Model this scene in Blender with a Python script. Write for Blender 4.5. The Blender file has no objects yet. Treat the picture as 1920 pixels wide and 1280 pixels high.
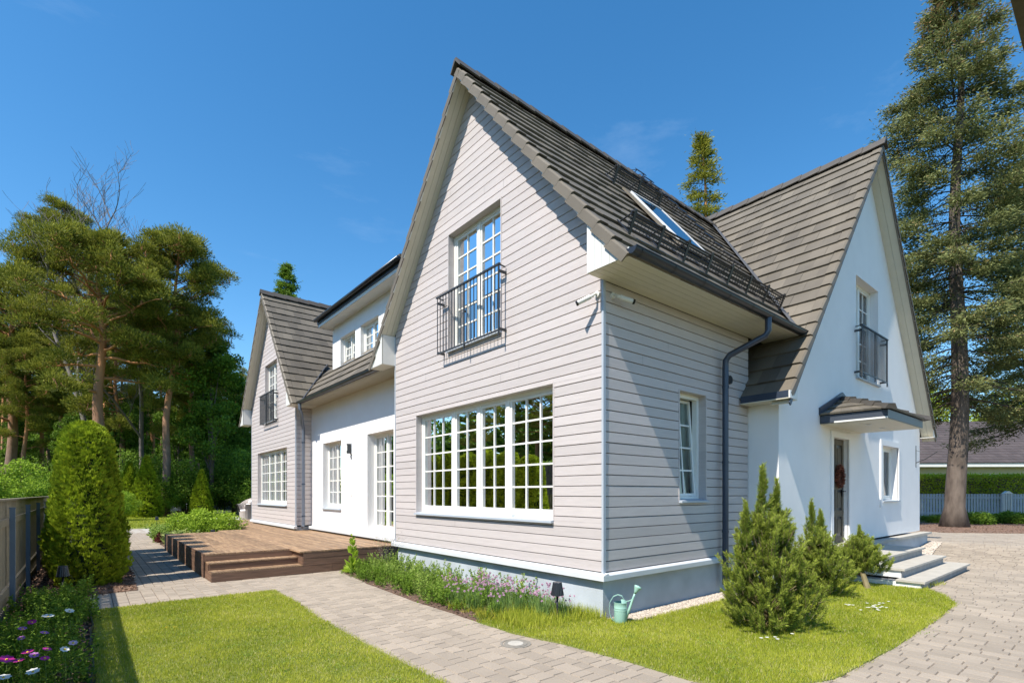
import bpy, math, random
import numpy as np
from mathutils import Vector

# ------------------------------------------------------------------ camera, sky, sun
S = bpy.context.scene
C = S.collection
CAM = (-5.0185, -4.2862, 1.6)
FX, FY = 0.63563, 0.77205              # view direction on the ground
RXv, RYv = 0.77205, -0.63563           # camera right on the ground
cd = bpy.data.cameras.new('camera'); cam = bpy.data.objects.new('camera', cd); C.objects.link(cam)
cam.location = CAM; cam.rotation_euler = (math.pi/2, 0, math.atan2(-FX, FY))
cd.sensor_width = 36; cd.lens = 966.7/1920*36; cd.shift_y = 285/1920; cd.clip_start = 0.05; cd.clip_end = 2000
S.camera = cam

SUN = Vector((1.0, 0.15, -1.32)).normalized()      # direction in which the light travels
EL = math.asin(-SUN.z); AZ = math.atan2(-SUN.x, -SUN.y)
w = bpy.data.worlds.new('World'); S.world = w; w.use_nodes = True
nt = w.node_tree; nt.nodes.clear()
sky = nt.nodes.new('ShaderNodeTexSky'); sky.sky_type = 'NISHITA'; sky.sun_disc = False
sky.sun_elevation = EL; sky.sun_rotation = AZ; sky.air_density = 1.0; sky.dust_density = 0.3; sky.ozone_density = 2.0
hsv = nt.nodes.new('ShaderNodeHueSaturation'); hsv.inputs['Saturation'].default_value = 1.32; hsv.inputs['Hue'].default_value = 0.495
bg = nt.nodes.new('ShaderNodeBackground'); bg.inputs[1].default_value = 0.14
wo = nt.nodes.new('ShaderNodeOutputWorld')
tc = nt.nodes.new('ShaderNodeTexCoord'); mp = nt.nodes.new('ShaderNodeMapping'); mp.inputs['Scale'].default_value = (2.0, 3.5, 9)
mp.inputs['Rotation'].default_value = (0.2, 0.5, 0.3)
nz = nt.nodes.new('ShaderNodeTexNoise'); nz.inputs['Scale'].default_value = 1.3; nz.inputs['Detail'].default_value = 9; nz.inputs['Roughness'].default_value = 0.62
rp = nt.nodes.new('ShaderNodeMapRange'); rp.inputs[1].default_value = 0.60; rp.inputs[2].default_value = 0.85; rp.inputs[4].default_value = 0.13
mx = nt.nodes.new('ShaderNodeMix'); mx.data_type = 'RGBA'; mx.inputs['B'].default_value = (4.2, 5.0, 6.0, 1)
L = nt.links.new
L(tc.outputs['Generated'], mp.inputs[0]); L(mp.outputs[0], nz.inputs[0]); L(nz.outputs[0], rp.inputs[0])
L(sky.outputs[0], hsv.inputs['Color']); L(hsv.outputs[0], mx.inputs['A']); L(rp.outputs[0], mx.inputs['Factor'])
L(mx.outputs['Result'], bg.inputs[0]); L(bg.outputs[0], wo.inputs[0])
ld = bpy.data.lights.new('sun', 'SUN'); lo = bpy.data.objects.new('sun', ld); C.objects.link(lo)
ld.energy = 4.7; ld.angle = math.radians(0.53); ld.color = (1.0, 0.94, 0.84)
lo.rotation_euler = SUN.to_track_quat('-Z', 'Y').to_euler(); lo.location = (-20, -3, 30)
S.view_settings.view_transform = 'Standard'; S.view_settings.look = 'None'
S.view_settings.exposure = 0.66; S.view_settings.gamma = 1.0
try:
    S.cycles.max_bounces = 7; S.cycles.transparent_max_bounces = 12; S.cycles.caustics_reflective = False; S.cycles.caustics_refractive = False
    S.cycles.use_denoising = True; S.cycles.sample_clamp_indirect = 6
except Exception: pass

def at(px, depth, z=0.0):              # a ground point at a given distance in a given direction of view
    r = (px-960)/966.7
    return (CAM[0]+depth*(FX+r*RXv), CAM[1]+depth*(FY+r*RYv), z)

# ------------------------------------------------------------------ materials
MATS = {}
def newmat(name):
    m = bpy.data.materials.new(name); m.use_nodes = True; MATS[name] = m
    n = m.node_tree; b = n.nodes['Principled BSDF']; return m, n, b
def mat(name, col, rough=0.6, var=0.12, scale=6.0, bump=0.0, bscale=60.0, metal=0.0, stretch=(1, 1, 1), spec=0.5, coat=0.0, col2=None, rnd=0.0, detail=4):
    m, n, b = newmat(name); l = n.links.new
    b.inputs['Roughness'].default_value = rough; b.inputs['Metallic'].default_value = metal
    b.inputs['Specular IOR Level'].default_value = spec; b.inputs['Coat Weight'].default_value = coat
    t = n.nodes.new('ShaderNodeTexCoord'); mp = n.nodes.new('ShaderNodeMapping'); mp.inputs['Scale'].default_value = stretch
    l(t.outputs['Object'], mp.inputs[0])
    nz = n.nodes.new('ShaderNodeTexNoise'); nz.inputs['Scale'].default_value = scale; nz.inputs['Detail'].default_value = detail
    l(mp.outputs[0], nz.inputs[0])
    mr = n.nodes.new('ShaderNodeMapRange'); mr.inputs[1].default_value = 0.3; mr.inputs[2].default_value = 0.7
    l(nz.outputs[0], mr.inputs[0])
    mx = n.nodes.new('ShaderNodeMix'); mx.data_type = 'RGBA'
    c2 = col2 if col2 else tuple(min(1, c*(1+var)) for c in col); c1 = col if col2 else tuple(c*(1-var) for c in col)
    mx.inputs['A'].default_value = (*c1, 1); mx.inputs['B'].default_value = (*c2, 1)
    l(mr.outputs[0], mx.inputs['Factor']); out = mx.outputs['Result']
    if rnd:
        a = n.nodes.new('ShaderNodeAttribute'); a.attribute_name = 'rnd'
        r2 = n.nodes.new('ShaderNodeMapRange'); r2.inputs[3].default_value = 1-rnd; r2.inputs[4].default_value = 1+rnd
        l(a.outputs['Fac'], r2.inputs[0])
        mm = n.nodes.new('ShaderNodeMix'); mm.data_type = 'RGBA'; mm.blend_type = 'MULTIPLY'; mm.inputs['Factor'].default_value = 1
        cb = n.nodes.new('ShaderNodeCombineColor')
        for i in range(3): l(r2.outputs[0], cb.inputs[i])
        l(out, mm.inputs['A']); l(cb.outputs[0], mm.inputs['B']); out = mm.outputs['Result']
    l(out, b.inputs['Base Color'])
    if bump:
        n2 = n.nodes.new('ShaderNodeTexNoise'); n2.inputs['Scale'].default_value = bscale; n2.inputs['Detail'].default_value = 6
        l(mp.outputs[0], n2.inputs[0])
        bp = n.nodes.new('ShaderNodeBump'); bp.inputs['Strength'].default_value = bump; bp.inputs['Distance'].default_value = 0.01
        l(n2.outputs[0], bp.inputs['Height']); l(bp.outputs[0], b.inputs['Normal'])
    return m
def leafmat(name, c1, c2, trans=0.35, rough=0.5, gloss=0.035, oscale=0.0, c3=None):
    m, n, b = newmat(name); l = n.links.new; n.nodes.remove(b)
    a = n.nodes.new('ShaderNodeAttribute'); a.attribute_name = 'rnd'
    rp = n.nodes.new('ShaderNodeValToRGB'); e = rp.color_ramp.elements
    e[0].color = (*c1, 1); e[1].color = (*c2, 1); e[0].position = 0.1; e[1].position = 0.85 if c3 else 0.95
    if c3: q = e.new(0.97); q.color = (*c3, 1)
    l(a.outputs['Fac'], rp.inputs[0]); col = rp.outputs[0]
    d = n.nodes.new('ShaderNodeBsdfDiffuse'); t = n.nodes.new('ShaderNodeBsdfTranslucent'); g = n.nodes.new('ShaderNodeBsdfGlossy')
    g.inputs['Roughness'].default_value = rough; g.inputs['Color'].default_value = (0.8, 0.85, 0.75, 1)
    l(col, d.inputs[0]); l(col, t.inputs[0])
    m1 = n.nodes.new('ShaderNodeMixShader'); m1.inputs[0].default_value = trans; l(d.outputs[0], m1.inputs[1]); l(t.outputs[0], m1.inputs[2])
    fr = n.nodes.new('ShaderNodeLayerWeight'); fr.inputs[0].default_value = 0.3
    mu = n.nodes.new('ShaderNodeMath'); mu.operation = 'MULTIPLY'; mu.inputs[1].default_value = gloss*2; l(fr.outputs['Facing'], mu.inputs[0])
    m2 = n.nodes.new('ShaderNodeMixShader'); l(mu.outputs[0], m2.inputs[0]); l(m1.outputs[0], m2.inputs[1]); l(g.outputs[0], m2.inputs[2])
    l(m2.outputs[0], n.nodes['Material Output'].inputs[0]); return m

def siding_mat():
    m = mat('siding', (0.520, 0.470, 0.455), 0.62, 0.05, 3, 0.35, 22, stretch=(1, 1, 14), detail=5)
    n = m.node_tree; l = n.links.new; b = n.nodes['Principled BSDF']
    # each board its own faint tone
    t = n.nodes.new('ShaderNodeTexCoord'); s = n.nodes.new('ShaderNodeSeparateXYZ'); l(t.outputs['Object'], s.inputs[0])
    q = n.nodes.new('ShaderNodeMath'); q.operation = 'MULTIPLY_ADD'; q.inputs[1].default_value = 1/0.1372; q.inputs[2].default_value = -0.62/0.1372+0.5; l(s.outputs[2], q.inputs[0])
    f = n.nodes.new('ShaderNodeMath'); f.operation = 'ROUND'; l(q.outputs[0], f.inputs[0])
    wn = n.nodes.new('ShaderNodeTexWhiteNoise'); wn.noise_dimensions = '1D'; l(f.outputs[0], wn.inputs['W'])
    r = n.nodes.new('ShaderNodeMapRange'); r.inputs[3].default_value = 0.93; r.inputs[4].default_value = 1.05; l(wn.outputs['Value'], r.inputs[0])
    mm = n.nodes.new('ShaderNodeVectorMath'); mm.operation = 'SCALE'
    src = b.inputs['Base Color'].links[0].from_socket
    l(src, mm.inputs[0]); l(r.outputs[0], mm.inputs['Scale']); l(mm.outputs[0], b.inputs['Base Color'])
    return m
M = {}
M['siding'] = siding_mat()
M['render'] = mat('render', (0.80, 0.79, 0.78), 0.85, 0.025, 2.0, 0.18, 140)
M['plinth'] = mat('plinth', (0.42, 0.46, 0.50), 0.85, 0.13, 2.0, 0.3, 90)
M['trimwhite'] = mat('trimwhite', (0.68, 0.67, 0.63), 0.45, 0.03, 4)
M['ledge'] = mat('ledge', (0.60, 0.62, 0.64), 0.45, 0.04, 4)
M['board'] = mat('board', (0.60, 0.56, 0.45), 0.5, 0.03, 5, stretch=(1, 1, 1))
M['groove'] = mat('groove', (0.16, 0.15, 0.13), 0.8, 0.05)
M['back'] = mat('back', (0.10, 0.085, 0.075), 0.9, 0.05)
M['sillgrey'] = mat('sillgrey', (0.40, 0.44, 0.49), 0.5, 0.04, 4)
M['frame'] = mat('frame', (0.80, 0.79, 0.74), 0.35, 0.02, 5)
M['tile'] = mat('tile', (0.128, 0.109, 0.083), 0.65, 0.18, 1.2, 0.35, 160, rnd=0.20)
M['tileedge'] = mat('tileedge', (0.140, 0.118, 0.088), 0.6, 0.08, 3, 0.3, 160, rnd=0.08)
M['ridge'] = mat('ridge', (0.072, 0.062, 0.051), 0.6, 0.1, 3, 0.3, 160)
M['gutter'] = mat('gutter', (0.030, 0.034, 0.042), 0.3, 0.06, 4, metal=0.3)
M['pipe'] = mat('pipe', (0.040, 0.055, 0.085), 0.32, 0.06, 4, metal=0.2)
M['pipegrey'] = mat('pipegrey', (0.14, 0.16, 0.20), 0.35, 0.06, 4, metal=0.2)
M['fascia'] = mat('fascia', (0.045, 0.055, 0.075), 0.45, 0.06, 4)
M['zinc'] = mat('zinc', (0.20, 0.21, 0.23), 0.42, 0.08, 4, metal=0.5)
M['iron'] = mat('iron', (0.045, 0.048, 0.052), 0.4, 0.1, 8, metal=0.3)
M['black'] = mat('black', (0.012, 0.012, 0.014), 0.4, 0.2, 8)
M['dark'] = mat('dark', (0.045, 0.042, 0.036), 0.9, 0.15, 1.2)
M['curtain'] = mat('curtain', (0.58, 0.62, 0.55), 0.9, 0.06, 6)
M['blind'] = mat('blind', (0.45, 0.58, 0.56), 0.8, 0.05, 6)
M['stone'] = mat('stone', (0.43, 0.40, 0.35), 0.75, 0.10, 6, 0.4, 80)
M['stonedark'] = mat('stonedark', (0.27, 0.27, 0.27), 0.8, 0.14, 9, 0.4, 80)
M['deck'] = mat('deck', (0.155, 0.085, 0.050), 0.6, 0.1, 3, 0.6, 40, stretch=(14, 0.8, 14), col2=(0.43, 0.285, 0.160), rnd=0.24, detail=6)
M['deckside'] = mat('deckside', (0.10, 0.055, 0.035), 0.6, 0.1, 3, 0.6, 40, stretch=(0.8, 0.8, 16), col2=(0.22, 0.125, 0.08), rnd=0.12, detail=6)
M['paver'] = mat('paver', (0.330, 0.275, 0.217), 0.85, 0.09, 1.3, 0.5, 160, rnd=0.12)
M['joint'] = mat('joint', (0.15, 0.12, 0.095), 0.95, 0.3, 30)
M['soil'] = mat('soil', (0.075, 0.048, 0.033), 0.95, 0.1, 25, 0.9, 60, col2=(0.16, 0.095, 0.065))
M['mulch'] = mat('mulch', (0.10, 0.055, 0.035), 0.95, 0.1, 25, 0.9, 60, col2=(0.26, 0.16, 0.11), rnd=0.5)
M['lawnbase'] = mat('lawnbase', (0.13, 0.18, 0.025), 0.95, 0.1, 3, 0.8, 90, col2=(0.24, 0.25, 0.07))
M['ground'] = mat('ground', (0.035, 0.065, 0.018), 0.95, 0.1, 0.5, 0.8, 30, col2=(0.08, 0.10, 0.035))
M['pebble'] = mat('pebble', (0.42, 0.36, 0.30), 0.8, 0.1, 20, rnd=0.45)
M['fencewood'] = mat('fencewood', (0.25, 0.215, 0.155), 0.75, 0.1, 3, 0.5, 40, stretch=(8, 8, 1), rnd=0.15)
M['fencepost'] = mat('fencepost', (0.16, 0.19, 0.24), 0.6, 0.1, 4)
M['whitewood'] = mat('whitewood', (0.42, 0.46, 0.50), 0.6, 0.05, 4, rnd=0.06)
M['wicker'] = mat('wicker', (0.40, 0.35, 0.31), 0.7, 0.25, 60, 0.8, 90, stretch=(1, 1, 3))
M['cushion'] = mat('cushion', (0.78, 0.74, 0.72), 0.9, 0.03, 4)
M['mint'] = mat('mint', (0.30, 0.50, 0.42), 0.38, 0.05, 5, coat=0.3)
M['doorwood'] = mat('doorwood', (0.13, 0.11, 0.08), 0.65, 0.15, 4, 0.3, 40, stretch=(10, 10, 1), spec=.2)
M['doordark'] = mat('doordark', (0.018, 0.018, 0.022), 0.35, 0.15, 4)
M['barkdark'] = mat('barkdark', (0.070, 0.052, 0.040), 0.9, 0.2, 3, 1.0, 12, stretch=(2, 2, 0.6), col2=(0.16, 0.125, 0.10))
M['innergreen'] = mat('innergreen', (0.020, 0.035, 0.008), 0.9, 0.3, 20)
M['twig'] = mat('twig', (0.060, 0.045, 0.036), 0.9, 0.2, 3)
M['deadtwig'] = mat('deadtwig', (0.17, 0.145, 0.135), 0.9, 0.2, 3)
M['nroof'] = mat('nroof', (0.075, 0.058, 0.055), 0.7, 0.1, 3, 0.3, 60, rnd=0.15)
M['nwall'] = mat('nwall', (0.62, 0.57, 0.44), 0.8, 0.03, 3)
M['castiron'] = mat('castiron', (0.22, 0.20, 0.17), 0.7, 0.15, 20, 0.4, 80)
M['wreath'] = mat('wreath', (0.20, 0.065, 0.035), 0.8, 0.3, 30, rnd=0.4)
M['lens'] = mat('lens', (0.01, 0.01, 0.012), 0.1, 0.1)
M['orangepot'] = mat('orangepot', (0.42, 0.25, 0.13), 0.8, 0.1)
def pinebark():
    m = mat('pinebark', (0.13, 0.085, 0.065), 0.9, 0.2, 3, 1.0, 10, stretch=(2, 2, 0.7), col2=(0.24, 0.17, 0.13))
    n = m.node_tree; l = n.links.new; b = n.nodes['Principled BSDF']; src = b.inputs['Base Color'].links[0].from_socket
    t = n.nodes.new('ShaderNodeTexCoord'); s = n.nodes.new('ShaderNodeSeparateXYZ'); l(t.outputs['Object'], s.inputs[0])
    r = n.nodes.new('ShaderNodeMapRange'); r.inputs[1].default_value = 4; r.inputs[2].default_value = 10; l(s.outputs[2], r.inputs[0])
    x = n.nodes.new('ShaderNodeMix'); x.data_type = 'RGBA'; x.inputs['B'].default_value = (0.44, 0.20, 0.085, 1); l(r.outputs[0], x.inputs['Factor']); l(src, x.inputs['A'])
    l(x.outputs['Result'], b.inputs['Base Color']); return m
M['pinebark'] = pinebark()
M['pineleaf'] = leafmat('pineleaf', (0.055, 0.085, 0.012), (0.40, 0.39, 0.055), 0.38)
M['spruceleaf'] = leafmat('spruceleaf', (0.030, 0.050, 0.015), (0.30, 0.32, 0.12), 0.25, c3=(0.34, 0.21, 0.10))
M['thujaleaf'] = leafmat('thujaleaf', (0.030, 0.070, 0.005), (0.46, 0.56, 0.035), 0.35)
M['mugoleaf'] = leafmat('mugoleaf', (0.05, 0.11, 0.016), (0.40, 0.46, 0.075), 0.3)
M['candle'] = mat('candle', (0.16, 0.13, 0.06), 0.7, 0.2, 8)
M['leaf'] = leafmat('leaf', (0.035, 0.095, 0.010), (0.25, 0.38, 0.045), 0.4)
M['leafbright'] = leafmat('leafbright', (0.12, 0.22, 0.02), (0.44, 0.60, 0.06), 0.45)
M['leafpale'] = leafmat('leafpale', (0.20, 0.30, 0.08), (0.55, 0.58, 0.22), 0.4)
M['hedgeleaf'] = leafmat('hedgeleaf', (0.15, 0.23, 0.015), (0.56, 0.63, 0.055), 0.4)
M['grass'] = leafmat('grass', (0.17, 0.25, 0.015), (0.55, 0.56, 0.075), 0.4, c3=(0.66, 0.58, 0.30))
M['herb'] = leafmat('herb', (0.09, 0.18, 0.025), (0.36, 0.48, 0.10), 0.4, c3=(0.40, 0.40, 0.14))
M['chive'] = leafmat('chive', (0.09, 0.18, 0.045), (0.30, 0.42, 0.13), 0.3)
M['yellowgrass'] = leafmat('yellowgrass', (0.16, 0.22, 0.02), (0.50, 0.46, 0.06), 0.4)
M['petalpink'] = leafmat('petalpink', (0.58, 0.34, 0.50), (0.82, 0.62, 0.70), 0.3)
M['petalmagenta'] = leafmat('petalmagenta', (0.42, 0.02, 0.22), (0.70, 0.06, 0.42), 0.3)
M['petallilac'] = leafmat('petallilac', (0.42, 0.14, 0.45), (0.62, 0.28, 0.62), 0.3)
M['petalwhite'] = leafmat('petalwhite', (0.75, 0.75, 0.72), (0.88, 0.88, 0.84), 0.3)
M['yellow'] = mat('yellow', (0.75, 0.50, 0.03), 0.7, 0.1, 8)
M['redleaf'] = leafmat('redleaf', (0.05, 0.012, 0.012), (0.15, 0.03, 0.03), 0.3)

def glassmat(name, refl=0.9, tint=(0.85, 0.93, 0.90)):
    m, n, b = newmat(name); l = n.links.new; n.nodes.remove(b)
    t = n.nodes.new('ShaderNodeBsdfTransparent'); t.inputs[0].default_value = (*tint, 1)
    g = n.nodes.new('ShaderNodeBsdfGlossy'); g.inputs['Roughness'].default_value = 0.0; g.inputs[0].default_value = (refl, refl, refl, 1)
    f = n.nodes.new('ShaderNodeFresnel'); f.inputs[0].default_value = 1.75
    k = n.nodes.new('ShaderNodeMath'); k.operation = 'MULTIPLY_ADD'; k.inputs[1].default_value = 1.1; k.inputs[2].default_value = 0.03; k.use_clamp = True
    l(f.outputs[0], k.inputs[0])
    tc = n.nodes.new('ShaderNodeTexCoord'); nz = n.nodes.new('ShaderNodeTexNoise'); nz.inputs['Scale'].default_value = 1.6; nz.inputs['Detail'].default_value = 1
    l(tc.outputs['Object'], nz.inputs[0]); bp = n.nodes.new('ShaderNodeBump'); bp.inputs['Strength'].default_value = 0.06; bp.inputs['Distance'].default_value = 0.05
    l(nz.outputs[0], bp.inputs['Height']); l(bp.outputs[0], g.inputs['Normal'])
    mx = n.nodes.new('ShaderNodeMixShader'); l(k.outputs[0], mx.inputs[0]); l(t.outputs[0], mx.inputs[1]); l(g.outputs[0], mx.inputs[2])
    l(mx.outputs[0], n.nodes['Material Output'].inputs[0]); return m
M['glass'] = glassmat('glass')

# ------------------------------------------------------------------ object helpers
def props(o, label=None, cat=None, group=None, kind=None):
    if label: o['label'] = label
    if cat: o['category'] = cat
    if group: o['group'] = group
    if kind: o['kind'] = kind
    return o
def thing(name, loc, label, cat, group=None, rz=0, sc=1.0):
    o = bpy.data.objects.new(name, None); C.objects.link(o); o.location = loc; o.rotation_euler = (0, 0, rz); o.scale = (sc, sc, sc)
    o.empty_display_size = 0.2
    return props(o, label, cat, group)
def nomesh(name, V, F, m, parent=None, rnd=None, smooth=False):
    """V (n,3), F (k,c) all faces of one size -> linked object"""
    V = np.asarray(V, dtype=np.float32).reshape(-1, 3); F = np.asarray(F, dtype=np.int32)
    me = bpy.data.meshes.new(name); me.vertices.add(len(V)); me.vertices.foreach_set('co', V.ravel())
    k, c = F.shape; me.loops.add(k*c); me.loops.foreach_set('vertex_index', F.ravel())
    me.polygons.add(k); me.polygons.foreach_set('loop_start', np.arange(0, k*c, c, dtype=np.int32))
    try: me.polygons.foreach_set('loop_total', np.full(k, c, dtype=np.int32))
    except Exception: pass
    me.polygons.foreach_set('use_smooth', np.full(k, bool(smooth)))
    me.update(calc_edges=True)
    if rnd is not None:
        a = me.attributes.new('rnd', 'FLOAT', 'FACE'); a.data.foreach_set('value', np.asarray(rnd, dtype=np.float32))
    me.materials.append(M[m] if isinstance(m, str) else m)
    o = bpy.data.objects.new(name, me); C.objects.link(o)
    if parent: o.parent = parent
    return o
class MB:
    def __init__(s): s.v = []; s.f = []; s.r = []; s.cr = 0.5
    def add(s, vs, fs):
        b = len(s.v); s.v += [tuple(x) for x in vs]; s.f += [tuple(i+b for i in f) for f in fs]; s.r += [s.cr]*len(fs)
    def quad(s, a, b, c, d): s.add((a, b, c, d), ((0, 1, 2, 3),))
    def hexa(s, p): s.add(p, ((0, 3, 2, 1), (4, 5, 6, 7), (0, 1, 5, 4), (1, 2, 6, 5), (2, 3, 7, 6), (3, 0, 4, 7)))
    def box(s, x0, x1, y0, y1, z0, z1):
        s.hexa(((x0, y0, z0), (x1, y0, z0), (x1, y1, z0), (x0, y1, z0), (x0, y0, z1), (x1, y0, z1), (x1, y1, z1), (x0, y1, z1)))
    def obox(s, o, a, b, c):       # box from origin and three edge vectors
        o, a, b, c = Vector(o), Vector(a), Vector(b), Vector(c)
        s.hexa((o, o+a, o+a+b, o+b, o+c, o+a+c, o+a+b+c, o+b+c))
    def prism(s, poly, off):
        n = len(poly); off = Vector(off); p = [Vector(q) for q in poly]
        s.add([*p, *[q+off for q in p]], [tuple(range(n))[::-1], tuple(range(n, 2*n))] + [(i, (i+1) % n, n+(i+1) % n, n+i) for i in range(n)])
    def tube(s, path, r, n=8, cap=True):
        path = [Vector(p) for p in path]; rs = r if isinstance(r, (list, tuple)) else [r]*len(path)
        b = len(s.v); up = Vector((0, 0, 1)); last = None
        for i, p in enumerate(path):
            d = (path[min(i+1, len(path)-1)]-path[max(i-1, 0)])
            d = d.normalized() if d.length > 1e-9 else Vector((0, 0, 1))
            if last is None:
                a = d.cross(up) if abs(d.z) < 0.95 else d.cross(Vector((1, 0, 0)))
            else: a = last-d*last.dot(d)
            a.normalize(); last = a; c = d.cross(a)
            for k in range(n):
                t = 2*math.pi*k/n; s.v.append(tuple(p+(a*math.cos(t)+c*math.sin(t))*rs[i]))
        for i in range(len(path)-1):
            for k in range(n):
                s.f.append((b+i*n+k, b+i*n+(k+1) % n, b+(i+1)*n+(k+1) % n, b+(i+1)*n+k)); s.r.append(s.cr)
        if cap:
            s.f.append(tuple(b+k for k in range(n))[::-1]); e = b+(len(path)-1)*n; s.f.append(tuple(e+k for k in range(n))); s.r += [s.cr]*2
    def lathe(s, c, prof, n=24, wob=None):
        b = len(s.v)
        for (r, z) in prof:
            for k in range(n):
                t = 2*math.pi*k/n; q = r*(wob(k, n) if wob else 1); s.v.append((c[0]+q*math.cos(t), c[1]+q*math.sin(t), c[2]+z))
        for i in range(len(prof)-1):
            for k in range(n): s.f.append((b+i*n+k, b+i*n+(k+1) % n, b+(i+1)*n+(k+1) % n, b+(i+1)*n+k)); s.r.append(s.cr)
    def build_split(s, name, m, parent=None):
        par = list(range(len(s.v)))
        def fd(i):
            while par[i] != i: par[i] = par[par[i]]; i = par[i]
            return i
        for f in s.f:
            for i in f[1:]: par[fd(i)] = fd(f[0])
        G = {}
        for f, q in zip(s.f, s.r): G.setdefault(fd(f[0]), []).append((f, q))
        for fs in G.values():
            ids = sorted({i for f, _ in fs for i in f}); mp_ = {i: k for k, i in enumerate(ids)}; o = MB(); o.v = [s.v[i] for i in ids]; o.f = [tuple(mp_[i] for i in f) for f, _ in fs]; o.r = [q for _, q in fs]; o.build(name, m, parent)
    def build(s, name, m, parent=None, smooth=False, label=None):
        me = bpy.data.meshes.new(name); me.from_pydata(s.v, [], s.f)
        if smooth: me.polygons.foreach_set('use_smooth', [True]*len(me.polygons))
        a = me.attributes.new('rnd', 'FLOAT', 'FACE'); a.data.foreach_set('value', s.r)
        me.materials.append(M[m]); me.update()
        o = bpy.data.objects.new(name, me); C.objects.link(o)
        if parent: o.parent = parent
        if label: o['label'] = label
        return o
def smooth_by_angle(o, ang=35):
    me = o.data; me.polygons.foreach_set('use_smooth', [True]*len(me.polygons))
    try: me.set_sharp_from_angle(angle=math.radians(ang))
    except Exception: pass
def copy_tree(o, parent=None):
    c = o.copy(); C.objects.link(c)
    if parent: c.parent = parent
    for ch in list(o.children): copy_tree(ch, c)
    return c

# ------------------------------------------------------------------ wall frames: u along the wall, z up, d outwards
class Fr:
    def __init__(s, o, u, n): s.o = Vector(o); s.u = Vector(u); s.n = Vector(n)
    def p(s, u, z, d=0.0): return s.o+s.u*u+s.n*d+Vector((0, 0, z))
    def box(s, mb, u0, u1, z0, z1, d0, d1):
        mb.hexa((s.p(u0, z0, d0), s.p(u1, z0, d0), s.p(u1, z0, d1), s.p(u0, z0, d1), s.p(u0, z1, d0), s.p(u1, z1, d0), s.p(u1, z1, d1), s.p(u0, z1, d1)))
FA = Fr((0, 0, 0), (0, 1, 0), (-1, 0, 0))            # grey gable walls
FB = Fr((0, 0, 0), (1, 0, 0), (0, -1, 0))            # grey side wall
FM = Fr((0.486, 0, 0), (0, 1, 0), (-1, 0, 0))        # white wall set back over the deck
FW = Fr((0, -0.508, 0), (1, 0, 0), (0, -1, 0))       # white gable with the front door
FV = Fr((3.804, 0, 0), (0, 1, 0), (-1, 0, 0))        # its short return
FL = Fr((0, 12.455, 0), (1, 0, 0), (0, -1, 0))       # side of the far grey wing
FD = Fr((0.79, 0, 0), (0, 1, 0), (-1, 0, 0))         # dormer front

def intervals(ul, ur, za, zb, ops):
    """pieces of band za..zb between ul(z), ur(z), minus openings"""
    cuts = sorted([(o[0], o[1]) for o in ops if o[2] < (za+zb)/2 < o[3]])
    res = []; a0, a1 = ul(za), ul(zb)
    for (c0, c1) in cuts:
        res.append((a0, c0, a1, c0)); a0 = a1 = c1
    res.append((a0, ur(za), a1, ur(zb)))
    return [r for r in res if r[1]-r[0] > 1e-4 or r[3]-r[2] > 1e-4]
def siding(mb, fr, ul, ur, z0, z1, ops, p=0.1372, t=0.0, seed=1):
    rs = random.Random(seed); z = z0
    while z < z1-1e-6:
        zt = min(z+p, z1); brk = sorted({z, zt} | {o[2] for o in ops if z < o[2] < zt} | {o[3] for o in ops if z < o[3] < zt})
        dd = rs.uniform(-0.0012, 0.0012); tl = rs.uniform(0, 0.002)
        for a, b in zip(brk[:-1], brk[1:]):
            lo = a+(0.002 if a == z else 0); hi = b-(0.003 if b == zt else 0)
            if hi <= lo: continue
            IV = []
            for (a0, b0, a1, b1) in intervals(ul, ur, a, b, ops):
                jm = rs.uniform(.15, .85)
                if len(brk) == 2 and b0-a0 > 2.2 and b1-a1 > 1.6 and rs.random() < .45:
                    q_ = max(a0, a1)+jm*(min(b0, b1)-max(a0, a1)); IV += [(a0, q_-.0015, a1, q_-.0015), (q_+.0015, b0, q_+.0015, b1)]
                else: IV.append((a0, b0, a1, b1))
            for (a0, b0, a1, b1) in IV:
                if b1 < a1: b1 = a1 = (a1+b1)/2
                c = 0.0045
                zl = lo+(c if a == z else 0); zh = hi-(c if b == zt else 0)
                if zh <= zl: continue
                def q(u, zz, d): return fr.p(u, zz, d)
                f = (zl-a)/(b-a); g = (zh-a)/(b-a)
                al, bl = a0+(a1-a0)*f, b0+(b1-b0)*f; ah, bh = a0+(a1-a0)*g, b0+(b1-b0)*g
                P1, P2, P3, P4 = q(al, zl, dd+tl), q(bl, zl, dd+tl), q(bh, zh, dd), q(ah, zh, dd)
                mb.quad(P1, P2, P3, P4)
                if a == z: mb.quad(q(a0, lo, -0.018), q(b0, lo, -0.018), P2, P1)
                if b == zt: mb.quad(P4, P3, q(b1, hi, -0.016), q(a1, hi, -0.016))
        z = zt
def flat_wall(mb, fr, ul, ur, z0, z1, ops, d=0.0, extra=()):
    brk = sorted({z0, z1} | {o[2] for o in ops if z0 < o[2] < z1} | {o[3] for o in ops if z0 < o[3] < z1} | {e for e in extra if z0 < e < z1})
    for a, b in zip(brk[:-1], brk[1:]):
        for (a0, b0, a1, b1) in intervals(ul, ur, a, b, ops):
            mb.quad(fr.p(a0, a, d), fr.p(b0, a, d), fr.p(b1, b, d), fr.p(a1, b, d))
def reveal(mb, fr, o, d0, d1):
    u0, u1, z0, z1 = o
    for (a, b) in (((u0, z0), (u1, z0)), ((u1, z0), (u1, z1)), ((u1, z1), (u0, z1)), ((u0, z1), (u0, z0))):
        mb.quad(fr.p(a[0], a[1], d0), fr.p(b[0], b[1], d0), fr.p(b[0], b[1], d1), fr.p(a[0], a[1], d1))

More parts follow.
